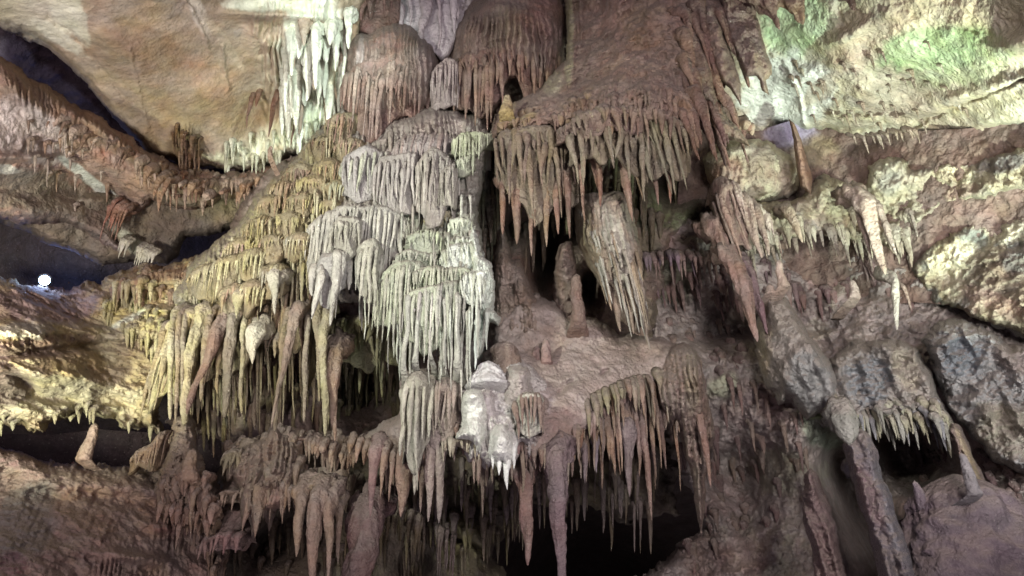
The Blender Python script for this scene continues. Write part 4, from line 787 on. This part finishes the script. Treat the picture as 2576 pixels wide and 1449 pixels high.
# flared column
relief('flared_column', [(1446,520),(1452,492),(1490,482),(1560,486),(1584,500),(1600,580),(1616,660),(1622,740),(1636,830),(1626,838),(1612,800),(1606,836),(1596,830),(1588,790),(1580,820),(1562,800),(1540,755),(1500,700),(1470,650),(1452,600)],
       [(1450,500,9.2),(1530,500,8.8),(1460,640,9.0),(1540,650,8.45),(1615,700,8.7),(1600,830,8.4)], FLOW, '#a28e7a', edge=34, back=.8, amp=.10, freq=1.6, fine=.08, rag=7, seed=121, step=2.4,
       label='broad flared column of pale streaked flowstone under the hump', cat='column', flutes=[(1540,660,110,200,-12,12,.13,-.22)], paint=[(1560,640,30,130,-18,'#b9b4a4',.8),(1480,620,30,120,-8,'#8a7c58',.6),(1590,560,20,60,-15,'#93a082',.5)])
for (x,y,yt,w0,lb) in [(1545,720,835,26,'left pointed foot of the flared column'),(1580,700,840,22,'middle pointed foot of the flared column'),(1612,700,850,22,'right pointed foot of the flared column')]:
    stalactite(x,y,8.5,yt,w0,R,'#9c8672',label=lb,dx=15,group='feet of the flared column')
relief('stalagmite', [(1228,800),(1236,700),(1246,620),(1256,582),(1268,576),(1282,610),(1292,650),(1310,646),(1324,680),(1336,730),(1352,770),(1372,800),(1380,840),(1330,860),(1260,870),(1226,860)],
       [(1262,580,9.45),(1240,800,9.2),(1310,650,9.35),(1370,830,9.0),(1290,840,9.0)], MUD, '#8d7466', edge=26, back=.6, amp=.14, freq=2.2, fine=.14, rag=8, seed=191, step=2.3, label='brown cone stalagmites fused together at the left of the dark slit under the hump', cat='stalagmite',
       bumps=[(1264,680,16,90,4,.16),(1316,740,18,60,-10,.14)], flutes=[(1290,740,70,110,0,14,.10,0)], splotch=[('#a08c7c',-.2,2,.5)])
relief('stalagmite', [(1392,800),(1388,720),(1396,650),(1408,612),(1424,600),(1442,606),(1450,660),(1456,720),(1470,790),(1500,840),(1470,860),(1420,850)],
       [(1424,602,9.45),(1392,790,9.3),(1480,840,9.0)], MUD, '#8a7064', edge=26, back=.6, amp=.14, freq=2.2, fine=.14, rag=9, seed=192, step=2.3, label='brown pillar at the right of the dark slit beside the flared column', cat='stalagmite', bumps=[(1424,660,20,40,0,.12),(1440,760,16,50,0,.12)])
# stalagmites in the centre hollow
G_M='stalagmites in the central hollow'
for (x,y0,y1,ws,lb,c,D,dx) in [
   (1450,690,840,[(0,22),(.4,28),(.8,34),(1,60)],'knobbly thin pillar beside the flared column foot','#86695a',9.0,0),
   (1350,870,925,[(0,14),(.4,20),(1,26)],'small stubby stalagmite, left one of two on the mud','#8d7068',8.7,0),(1374,852,930,[(0,14),(.4,24),(1,32)],'small stubby stalagmite, taller one of two on the mud','#8d7068',8.65,0),(1270,860,990,[(0,60),(.5,70),(1,70)],'low wrinkled brown pillar at the left of the mud slope','#8f7464',8.4,0),
   (1276,238,300,[(0,12),(.4,26),(1,44)],'small yellow tipped stalagmite on the rim of the hump','#a8915c',9.15,0),
   (240,1065,1180,[(0,16),(.2,22),(.5,26),(1,40)],'thin leaning stalagmite in the slot at the left','#a07c66',8.8,-12),(682,368,400,[(0,8),(.5,12),(1,14)],'tiny pointed stalagmite on the far rim of the stair','#a88a74',10.2,0),
   (495,1085,1180,[(0,14),(.4,26),(1,36)],'dark small stalagmite in the slot under the left curtains','#6a5450',9.6,0)]:
    lump_body(x,y0,y1,D,ws,R,c,FLOW,.04,9,.22,label=lb,group=G_M,dx=dx,lf=6)
# ---- long left curtains
G_Q='long curtains hanging at the left'
drapery('yellow edged fluted curtain at the far left of the hanging curtains', [(412,830),(425,790),(450,765),(485,750),(520,752),(545,780)], [(412,1060),(440,1050),(500,1000),(545,960)], 8.9, R, 13, '#a89a62', '#8c7552', .3, (.5,.25), .3, .92, 1.05, group=G_Q, tiers=1, shift=-.05)
drapery('brown fluted curtain under the knobbly yellow mounds', [(540,760),(560,725),(600,715),(650,715),(700,730),(720,760)], [(540,1000),(600,1060),(650,900),(720,920)], 9.0, R, 15, '#8f7c50', '#84694e', .3, (.4,.2), .45, .75, 1.0, group=G_Q, tiers=1)
drapery('olive curtain left under the big pale dome', [(715,700),(735,670),(770,660),(800,690)], [(715,900),(760,900),(800,1000)], 9.1, R, 14, '#8a7b52', '#83674f', .2, (.3,.2), .4, .8, 1.0, group=G_Q)
drapery('dim brown curtain hanging in the shade under the tiers', [(820,800),(880,780),(950,790),(1020,820)], [(820,960),(900,960),(960,950),(1020,930)], 9.6, R, 16, '#7f7c4c', '#6b6440', .2, (.3,.2), .5, .75, 1.0, group=G_Q, tiers=1)
for (x,y,yt,w0,lb,dx,c,D) in [(745,760,1075,30,'long leaning blade from the yellow mounds down to the left basin',-62,'#8c7560',8.6),(560,790,1060,34,'long leaning brown column at the left',-100,'#8b6c58',8.7),(835,860,1110,44,'long tapering leaf stalactite pointing at the left basin',6,'#8c7058',8.7),(795,740,1010,24,'thin wavy stalactite beside the tapering leaf',10,'#94845c',8.8),
   (690,860,900,14,'tiny stub under the leaf shaped mound',0,'#94845c',8.7),(635,830,915,34,'whitish teardrop stalactite among the brown curtains',0,'#c2bb9a',8.5),(690,690,790,30,'bulbous teardrop under the leaf shaped mound',0,'#a29c84',8.5),(598,740,800,24,'small yellow finger under the knobbly mound',-4,'#a8a070',8.6),
   (960,850,1000,20,'olive spike in the shade right of the basin',0,'#6f6a40',9.6),(905,860,990,18,'olive spike in the middle of the shade',0,'#6f6a40',9.7),(650,880,1080,40,'dark brown column behind the leaning blade',-10,'#6e5646',9.4),(560,930,1080,24,'greenish tip in the dark behind the left column',10,'#8d8a62',9.6)]:
    stalactite(x,y,D,yt,w0,R,c,label=lb,group=G_Q,dx=dx,lump=.25)
# column group lower left
relief('dripstone_column', [(392,1225),(402,1180),(418,1130),(425,1085),(440,1050),(470,1040),(492,1065),(494,1120),(512,1160),(524,1230),(548,1280),(540,1330),(505,1345),(470,1322),(440,1300),(420,1330),(400,1285)],
       [(460,1045,8.7),(450,1200,8.0),(400,1280,8.1),(540,1300,8.0)], MUD, '#8f765e', edge=28, back=.7, amp=.26, freq=2.6, fine=.16, rag=14, seed=145, step=2.4, label='lumpy column foot of melted brown stone at the lower left', cat='column', flutes=[(460,1110,40,60,0,18,.12,.1)])
drips('knobs and drips on the lumpy column foot','dripstone_column145',[(395,1190),(540,1200),(545,1330),(400,1320)],50,(12,22),(18,50),BC,R)
drapery('brown fan skirt spreading left of the lumpy column', [(320,1150),(345,1120),(380,1100),(405,1070),(430,1068)], [(320,1175),(380,1180),(430,1190)], 8.4, R, 12, '#94765a', None, .3, (.3,.2), .3, .9, 1.0, group=G_Q)
lump_body(486,1130,1230,8.0,[(0,20),(.4,36),(1,50)],R,'#94785f',MUD,.05,9,.3,label='lumpy pillar joined to the right of the column foot',cat='column',name='dripstone_column')
row('drips at the foot of the lumpy column',[(400,1270,1330),(450,1290,1400),(520,1290,1370)],8.0,8.0,14,(9,18),(.3,.9),BC)
G_W='drapery skirts at the lower left'
relief('flowstone_skirt', [(560,1180),(575,1150),(612,1120),(650,1105),(682,1070),(700,1066),(728,1096),(762,1128),(772,1190),(750,1240),(742,1290),(728,1250),(716,1290),(704,1240),(692,1300),(676,1352),(664,1290),(648,1330),(634,1350),(622,1300),(606,1352),(604,1290),(598,1230),(584,1210),(570,1215)],
       [(690,1070,8.8),(570,1170,8.5),(770,1180,8.4),(620,1340,7.8),(700,1300,7.9),(670,1180,8.1)], MUD, '#8a7360', edge=28, back=.7, amp=.14, freq=1.8, fine=.12, rag=8, seed=162, step=2.3, label='broad brown fluted skirt with long points below the left basin', cat='flowstone', group=G_W,
       flutes=[(670,1230,120,170,0,17,.22,.18)])
drapery('long drips hanging in front of the broad brown skirt', [(612,1180),(650,1160),(700,1150),(745,1180)], [(612,1290),(645,1330),(690,1290),(745,1260)], 8.0, R, 15, '#8a725e', '#8c7c60', .25, (.3,.3), .5, .4, 1.0, group=G_W, tiers=1, tipthin=.2)
drapery('small brown skirt with short drips at the left of the broad one', [(555,1160),(570,1120),(600,1115),(630,1130)], [(555,1180),(590,1210),(630,1200)], 8.3, R, 10, '#8f7c58', None, .2, (.3,.15), .4, .7, 1.0, group=G_W, tiers=1)
drapery('muddy shelf with a comb of drips in front of the dark at the lower left', [(522,1255),(545,1230),(590,1220),(640,1230)], [(522,1280),(560,1310),(600,1330),(640,1320)], 8.2, R, 11, '#937863', None, .2, (.5,.1), .5, .5, 1.0, group=G_W)
drapery('pinkish mud shelf low at the left with a comb of drips', [(490,1370),(520,1340),(560,1325),(600,1335),(612,1360)], [(490,1400),(550,1440),(612,1410)], 7.8, R, 13, '#8c6a60', None, .2, (.5,.1), .5, .5, 1.0, group=G_W)
for (x,y,yt,w0,lb,dx,c,D) in [(628,1240,1335,28,'pointed stalactite, left tip of the broad skirt',-20,'#8f735c',7.9),(655,1220,1352,34,'pointed stalactite, longest tip of the broad skirt',-14,'#94785f',7.8),(755,1230,1400,36,'long pale brown stalactite at the bottom, leftmost of the bottom bunch',-8,'#94785f',7.7),(792,1230,1500,40,'longest of the bottom bunch of stalactites',-6,'#977c66',7.6),
   (825,1240,1470,36,'thick stalactite right in the bottom bunch',0,'#977c66',7.65),(850,1270,1420,20,'thin stalactite rightmost of the bottom bunch',0,'#8f735c',7.8),(806,1240,1360,20,'short stalactite within the bottom bunch',0,'#8f735c',7.7),(718,1200,1290,20,'short stalactite between skirt and bottom bunch',-4,'#8a7052',7.9),(740,1180,1270,18,'dark short stalactite above the bottom bunch',0,'#8a7052',8.0),
   (478,1240,1362,12,'thin straight stalactite before the lumpy column foot',0,'#94785f',7.7)]:
    stalactite(x,y,D,yt,w0,R,c,label=lb,group='stalactites at the lower left',dx=dx)
drapery('ragged root of the bottom bunch of stalactites', [(745,1230),(765,1195),(800,1180),(840,1195),(870,1240)], [(745,1280),(800,1300),(870,1290)], 7.9, R, 13, '#8a7458', None, .2, (.3,.2), .4, .8, 1.1, group=G_W, tiers=1)
stalactite(915,1290,7.9,1620,64,R,'#7d5c58',label='fat reddish club shaped stalactite cut off by the bottom edge',bulge=.5)
stalactite(880,1260,8.1,1480,10,R,'#8a7a50',label='thread thin olive stalactite left of the club shaped one')
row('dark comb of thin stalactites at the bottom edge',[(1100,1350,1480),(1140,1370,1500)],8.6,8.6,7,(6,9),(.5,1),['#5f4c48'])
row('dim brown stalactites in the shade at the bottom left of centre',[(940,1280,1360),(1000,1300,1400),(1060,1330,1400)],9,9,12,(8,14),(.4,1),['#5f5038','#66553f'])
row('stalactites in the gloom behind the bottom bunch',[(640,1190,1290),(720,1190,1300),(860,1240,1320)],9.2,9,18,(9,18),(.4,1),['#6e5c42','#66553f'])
# ---- right side draperies
G_R='draperies on the right wall'
drapery('brown flow drapery hanging under the cream boulder', [(1785,500),(1800,440),(1830,425),(1860,450),(1880,500)], [(1785,640),(1810,640),(1850,620),(1880,600)], 9.8, R, 18, '#977868', '#a59080', .3, (.3,.3), .3, .85, 1.0, group=G_R, shift=.12)
drapery('pale bulging drapery with folds right of the brown flow', [(1860,540),(1880,505),(1910,500),(1935,530)], [(1860,590),(1900,600),(1935,600)], 10.0, R, 16, '#b0a08c', '#a58c7c', .3, (.3,.2), .3, .9, 1.0, group=G_R, shift=.1)
for (x,y,yt,w0,lb,dx,c,D) in [(1865,480,648,32,'slim curved stalactite with a pale tip on the right wall',50,'#9c8270',9.7),(1900,500,642,24,'slim stalactite right of the curved pale tipped one',34,'#a08674',9.8),(1800,560,720,40,'flat blade stalactite leaning right on the right wall',60,'#927464',9.6),(1840,620,860,44,'long stone blade with a light rim leaning down the right wall',66,'#8c6c60',9.3),(1870,640,840,36,'dark stone blade behind the light rimmed one',60,'#74565a',9.5),
   (2170,470,690,40,'broad pale stone blade in the middle of the right wall',56,'#a08a78',9.4),(2150,470,640,26,'thin stone blade left of the broad pale one',40,'#8f7668',9.6),(2200,480,640,22,'thin curved stone rib at the edge of the shadow',54,'#a08c7a',9.6),(2255,680,830,22,'sharp white rimmed stone edge on the right wall',2,'#bdb6a4',9.0),(1990,520,610,24,'short blade on the right wall beneath the outcrop',30,'#a08c70',10),
   (2280,720,780,14,'tiny brown blade right of the white rimmed edge',14,'#8f7668',8.9)]:
    stalactite(x,y,D,yt,w0,R,c,label=lb,group=G_R,dx=dx,lump=.25,wtip=.2)
G_V='grey fluted fans on the lower right wall'
relief('flowstone_fan', [(1900,880),(1905,800),(1925,752),(1945,738),(1968,742),(2000,780),(2030,820),(2070,880),(2110,940),(2130,1000),(2110,1050),(2060,1040),(2030,1060),(1990,1010),(1960,1020),(1930,960)],
       [(1940,740,9.3),(1900,880,9.2),(2110,1030,8.5),(2000,900,8.5)], FLOW, '#857a72', edge=40, back=.9, amp=.14, freq=1.4, fine=.09, rag=12, seed=141, step=2.6, label='ribbed grey brown fan leaning at the right of centre', cat='flowstone', group=G_V,
       flutes=[(2010,900,130,180,-25,22,.10,-.5,3)], paint=[(2040,960,60,70,-20,'#78797a',.8),(1920,860,20,90,0,'#93805f',.7)])
relief('flowstone_fan', [(2060,960),(2080,900),(2130,862),(2200,850),(2262,860),(2310,880),(2340,940),(2360,1000),(2400,1060),(2420,1110),(2380,1100),(2330,1070),(2270,1085),(2200,1070),(2150,1085),(2110,1040),(2070,1030)],
       [(2080,900,8.9),(2250,860,8.6),(2100,1050,8.3),(2400,1090,7.6),(2240,980,8.2)], FLOW, '#857d76', edge=30, back=.8, amp=.28, freq=1.6, fine=.15, rag=16, seed=142, step=2.6, label='grey fan of wavy ribs over the big black hole', cat='flowstone',
       flutes=[(2240,980,200,160,0,34,.13,-.45,4)], paint=[(2180,960,60,60,0,'#6f7680',.8),(2350,1060,60,30,20,'#9a9a72',.7),(2200,1060,90,16,0,'#8f9a68',.6),(2280,930,30,60,-20,'#a89c80',.5)])
relief('flowstone_fan', [(2320,860),(2360,812),(2420,800),(2490,830),(2576,880),(2700,960),(2800,1060),(2800,1300),(2576,1200),(2500,1160),(2450,1100),(2400,1050),(2350,960)],
       [(2330,860,8.4),(2420,810,8.3),(2780,1050,6.8),(2780,1280,6.4),(2500,1120,7.3),(2480,950,7.7)], FLOW, '#7c7a7b', edge=30, back=.8, amp=.28, freq=1.6, fine=.15, rag=16, seed=143, step=2.6, label='bluish grey ribbed fan running out of the right edge', cat='flowstone',
       flutes=[(2470,980,170,200,-20,40,.13,-.6,4)], paint=[(2540,1080,90,60,30,'#8a8168',.7),(2420,900,60,50,0,'#66707c',.7),(2560,900,60,40,20,'#8a7468',.5)])
BG=['#7f7d72','#75757a','#8a8468']
drips('ragged teeth along the foot of the grey wavy fan','flowstone_fan142',[(2060,1000),(2420,1000),(2440,1120),(2060,1110)],60,(8,15),(30,70),BG,R,lean=.2,rim=40)
row('small teeth hanging over the big black hole at the right',[(2180,1010,1080),(2260,1020,1090),(2340,1040,1100),(2390,1060,1110)],8.1,7.8,20,(9,16),(.4,1),['#8a8a70','#7a6f60'])
row('tiny teeth under the bright right vault',[(2150,340,380),(2200,340,400),(2260,330,380),(2330,320,370)],10,9.6,12,(5,9),(.4,1),['#b09c84'])
row('teeth on the left part of the right wall over the green shade',[(1620,650,700),(1700,640,710),(1780,650,700)],10.4,10.4,20,(8,14),(.4,1),['#8d7280','#8d7068'])
# big columns lower right
relief('dripstone_column', [(2122,1120),(2136,1092),(2160,1082),(2185,1092),(2205,1130),(2222,1200),(2250,1280),(2276,1340),(2290,1400),(2310,1500),(2330,1600),(2240,1600),(2220,1500),(2196,1400),(2170,1290),(2140,1190)],
       [(2160,1090,6.9),(2200,1200,6.6),(2300,1600,5.6)], FLOW, '#6d6268', edge=34, back=.5, amp=.10, freq=1.8, fine=.07, rag=8, seed=136, step=2.6, label='thick fluted dark grey column leaning at the lower right', cat='column', flutes=[(2210,1330,120,330,-18,26,.12,-.34,2)], paint=[(2250,1300,30,160,-20,'#6f7078',.7),(2190,1250,24,90,-20,'#7d5c5c',.5)])
relief('dripstone_column', [(2016,1250),(2022,1190),(2040,1168),(2062,1196),(2082,1250),(2098,1300),(2112,1360),(2130,1440),(2160,1620),(2066,1620),(2054,1480),(2040,1380),(2022,1310)],
       [(2040,1170,6.9),(2060,1300,6.7),(2110,1600,6.0)], MUD, '#7a6260', edge=30, back=.45, amp=.12, freq=2.2, fine=.10, rag=8, seed=137, step=2.6, label='reddish brown lumpy column left of the thick grey one', cat='column', flutes=[(2070,1400,60,250,-12,20,.10,-.3,3)], splotch=[('#574548',-.1,1.8,.6)])
relief('dripstone_column', [(2376,1090),(2388,1058),(2412,1062),(2436,1110),(2462,1170),(2490,1240),(2500,1300),(2450,1300),(2432,1230),(2410,1160)],
       [(2390,1060,7.5),(2480,1290,7.0)], MUD, '#75605a', edge=24, back=.4, amp=.1, freq=2.2, fine=.10, rag=7, seed=138, step=2.6, label='brown column behind the mound at the lower right', cat='column', flutes=[(2430,1180,50,150,-20,16,.12,-.4)], paint=[(2440,1160,10,90,-22,'#9a8868',.7)])
for (x,y,yt,w0,lb,dx,c) in [(2200,1190,1500,40,'forked dark root beside the thick grey column',60,'#6a6470'),(2225,1260,1480,26,'olive brown root leaning off the thick grey column',70,'#7a6f58'),(2130,1060,1120,50,'grey root crown above the thick grey column',10,'#8a8a7e')]:
    stalactite(x,y,6.9,yt,w0,R,c,label=lb,dx=dx,group='roots around the thick grey column')
lump_body(2400,1195,1640,6.7,[(0,110),(.15,220),(.5,330),(1,420)],R,'#5f5058',MUD,.02,8,.2,name='mud_mound',label='dark violet mud mound at the lower right',cat='mound',lf=3,sides=80,dx=20)
lump_body(2418,1140,1270,6.2,[(0,14),(.3,22),(.7,30),(1,50)],R,'#7a7478',FLOW,.05,8,.15,label='pointed grey stalagmite on the violet mud mound',dx=20)
lump_body(2300,1210,1300,6.6,[(0,12),(.3,22),(1,30)],R,'#5c5058',FLOW,.05,8,.15,label='small dark stalagmite at the edge of the black hole',dx=10)
for (x,y0,y1,lb) in [(2142,705,760,'small pale stalagmite on the right wall slope'),(1936,715,745,'tiny knob on top of the ribbed grey brown fan'),(1958,655,740,'pale knob stalagmite above the ribbed fan')]:
    lump_body(x,y0,y1,9.2,[(0,14),(.4,20),(1,34)],R,'#a0887a',FLOW,.04,8,.2,label=lb)
# ---- lamp in the hollow at the left
lm=thing('flood_lamp', P(112,705,9.6), 'small glaring bluish white lamp lying in the dark hollow at the left', 'lamp')
V,Q,T3=tube(P(np.array([112,112.]),np.array([705,705.]),np.array([9.75,9.6])),[.07,.09],20,0,0)
adopt(mesh_obj('lamp_housing',V,Q,np.full(V.shape,.02),MUD,tris=T3),lm)
em=bpy.data.materials.new('lamp_glass'); em.use_nodes=True; nb_=em.node_tree.nodes['Principled BSDF']; nb_.inputs['Emission Color'].default_value=(.45,.68,1,1); nb_.inputs['Emission Strength'].default_value=12
V,Q,T3=tube(P(np.array([112,112.]),np.array([705,705.]),np.array([9.59,9.54])),[.065,.055],20,0,0)
adopt(mesh_obj('lamp_lens',V,Q,np.full(V.shape,.8),em,tris=T3),lm)
pl=bpy.data.lights.new('lamp_glow','POINT'); pl.energy=14; pl.color=(.16,.30,1); pl.shadow_soft_size=.1; po=bpy.data.objects.new('lamp_glow',pl); COL.objects.link(po); po.location=tuple(P(140,665,12.6))

# ---- clusters of small drips growing on the walls
drips('pale drips on the white flow of the left vault','cave_vault11',[(690,60),(880,20),(870,270),(700,280)],44,(14,34),(60,170),['#dde0cc','#d5d8c4','#cfd2bc','#b39a80'],R,mat=WHITE,out=-.02)
drips('low fringe of white drips at the foot of the left vault','cave_vault11',[(560,350),(860,290),(820,360),(640,425),(560,420)],50,(6,12),(20,55),['#dfe2c4','#d5d5b0'],R,mat=WHITE)
drips('dark short drips at the lower rim of the left vault','cave_vault11',[(430,310),(500,310),(500,410),(440,410)],24,(6,10),(30,70),['#6f4f38','#80603f'],R)
drips('fringe of brown drips under the left ledge near the stair','cave_ledge21',[(330,390),(640,420),(640,500),(380,500)],60,(7,13),(20,55),['#94684c','#a98368','#b39478'],R)
drips('hair fine drips on the pale rock under the left ledge','cave_ledge21',[(60,300),(200,330),(300,480),(200,540),(60,400)],26,(6,9),(20,50),['#b39c8a','#a5846a'],R)
drips('flutes dripping over the rim of the yellow shelf','rock_shelf31',[(270,680),(620,620),(640,690),(420,750),(280,740)],70,(9,16),(30,70),['#a3905a','#8f6f48','#b3a66a'],R)
drips('drips on the yellow rock beside the hanging curtains','rock_shelf31',[(250,760),(420,740),(400,900),(330,860)],40,(8,14),(25,60),['#b3a868','#a3965c'],R)
drips('teeth under the lowest rim of the yellow rocks','rock_shelf31',[(-20,980),(410,960),(410,1090),(-20,1090)],16,(7,14),(12,40),['#a89f74','#978a60'],R,rim=34)
drips('comb of drips under the right end of the mud bank','mud_bank41',[(400,1230),(600,1230),(600,1440),(400,1440)],60,(9,16),(35,80),['#8a6c54','#94765c'],R,rim=30)
drips('stringy drips on the wall behind the left curtains','cave_wall81',[(420,760),(830,700),(830,1040),(440,1060)],95,(10,20),(60,190),['#80704a','#7b604a','#8c7c54'],R,out=.25)
drips('olive drips in the shade under the pale domes','cave_wall81',[(820,800),(1020,800),(1010,1020),(830,1040)],70,(10,19),(50,130),['#777248','#686040','#7d6a4c'],R,out=.2)
drips('ribs on the wall between the great mound and the hump','cave_wall81',[(1150,340),(1290,330),(1250,640),(1190,620)],50,(10,18),(50,130),['#80685a','#8a7468','#7a6a50'],R,out=.15)
drips('drips around the dark hollow beneath the hump','cave_wall81',[(1230,420),(1720,340),(1780,480),(1620,620),(1250,560)],70,(12,22),(50,130),['#7b6450','#6f6048','#6f6a44'],R,out=.2)
drips('knobbly little drips on the face of the great hump','mud_hump111',[(1440,235),(1720,225),(1720,320),(1300,330),(1300,290)],60,(9,20),(14,60),['#886c5a','#8f7458','#7d6252'],R,out=.04)
drips('leaf like drips on the right flank of the great hump','mud_hump111',[(1690,20),(1850,-20),(1860,300),(1720,300)],40,(16,34),(70,170),['#80604e','#8d6c54','#745445'],R,lean=.3,out=.08)
drips('ribs down the face of the flared column','flared_column121',[(1455,510),(1585,510),(1625,800),(1500,690)],40,(7,12),(70,150),['#a39584','#978468','#aaa698'],R,lean=.22,out=.02)
drips('drips on the upper part of the purple wall','mud_slope71',[(1640,560),(2250,640),(2300,760),(1640,760)],80,(10,18),(30,80),['#80625e','#8a6c64','#74585a'],R,lean=.15)
drips('drips among the patches of the purple wall','mud_slope71',[(1650,800),(2000,800),(2080,1250),(1700,1420)],95,(11,20),(30,90),['#7a5e58','#806a5c','#6d5450'],R,lean=.12)
drips('drips at the lower right corner of the purple wall','mud_slope71',[(2300,1080),(2600,1180),(2600,1460),(2330,1460)],60,(12,20),(30,70),['#6d5254','#7a5e58'],R,lean=.25)
drips('drips hanging off the pale outcrop of the right wall','limestone_outcrop61',[(1800,520),(2300,520),(2300,660),(1800,660)],90,(9,18),(25,80),['#a3947a','#938070','#ab9f84'],R,lean=.2,rim=50)
drips('spiky drips on the bright right vault','cave_vault51',[(1980,140),(2350,100),(2450,300),(2000,320)],46,(4,8),(12,36),['#b09c80','#a08c70','#c9c0a0'],R,lean=.3)
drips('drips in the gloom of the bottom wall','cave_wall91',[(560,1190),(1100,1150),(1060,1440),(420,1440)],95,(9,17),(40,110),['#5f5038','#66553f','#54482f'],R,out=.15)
drips('small drips on the face of the front ledge','mud_ledge101',[(1040,950),(1760,880),(1770,1010),(1400,1150),(1000,1190)],80,(9,16),(18,50),['#927468','#8a6c5c','#9c8478'],R,rim=40)

drips('thin drips dimly seen under the front ledge','cave_wall91',[(1000,1150),(1660,1120),(1650,1290),(1080,1330)],95,(8,17),(40,130),['#7b6a58','#6d6048','#80706a'],R,out=.5)
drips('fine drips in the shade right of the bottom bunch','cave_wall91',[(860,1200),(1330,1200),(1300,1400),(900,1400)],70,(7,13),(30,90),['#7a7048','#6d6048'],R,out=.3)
drips('short drips mixed in the comb under the front ledge','mud_ledge101',[(1180,980),(1780,880),(1790,1020),(1380,1170),(1180,1170)],98,(9,18),(50,130),['#8a7264','#7f6a60','#94806c'],R,rim=30)
drips('drips along the left basin ledge','mud_ledge105',[(560,1060),(900,1080),(900,1180),(560,1290)],80,(9,16),(30,90),['#8a725e','#7f6a56'],R,rim=40)

l2=bpy.data.lights.new('lamp_glow','POINT'); l2.energy=2; l2.color=(.3,.5,1); l2.shadow_soft_size=.005; p2=bpy.data.objects.new('lamp_glow',l2); COL.objects.link(p2); p2.location=tuple(P(112,690,9.35))
drips('thread thin drips streaming down the pale side of the cascade','flowstone_cascade171',[(900,380),(1200,340),(1190,820),(1010,860),(820,620)],40,(5,8),(70,180),['#b3aea2','#b5b8a6','#a0988c'],R,out=.3)
drips('thread thin drips streaming off the lowest tiers','flowstone_cascade171',[(960,720),(1220,700),(1200,860),(1000,860)],34,(6,11),(90,190),['#b0ada0','#b8bcae'],R,out=.45)
drips('thread thin drips streaming down the yellowish side of the cascade','flowstone_cascade171',[(860,300),(860,600),(700,740),(440,770),(620,540)],45,(5,9),(50,130),['#a89e70','#9d9068','#b0a880'],R,out=.3,mat=YELLOW)
drips('long thin strings at the foot of the yellowish stair','cave_wall81',[(430,740),(830,700),(830,860),(440,860)],90,(7,13),(120,260),['#8f835a','#80704f','#9a8c68'],R,out=.9)

for n_,(x,yt,w0,dx) in enumerate([(432,1055,20,-4),(446,1062,16,-2),(462,1040,18,-6),(500,1070,34,-40),(520,1010,20,-14),(580,1050,26,-14),(612,1040,18,-6),(720,1085,20,-30),(770,1060,18,-6),(812,1095,26,6)]):
    stalactite(x,770,8.75,yt,w0,R,['#a3986a','#8f7c5a','#94866a'][n_%3],label=['slender yellowish fold, leftmost of the long left curtains','second slender yellowish fold from the left curtain edge','third slender fold near the left curtain edge','thick brown fold running down to the lumpy column foot','brown fold just right of the thick one above the lumpy column','long brown fold in the middle of the left curtains','thin yellowish fold right of the middle of the left curtains','long thin fold reaching the left basin ledge','thin fold just left of the tapering leaf stalactite','long yellowish fold touching the left basin ledge at its right'][n_],group='slender folds of the left curtains',dx=dx,lump=.3,wtip=.35)
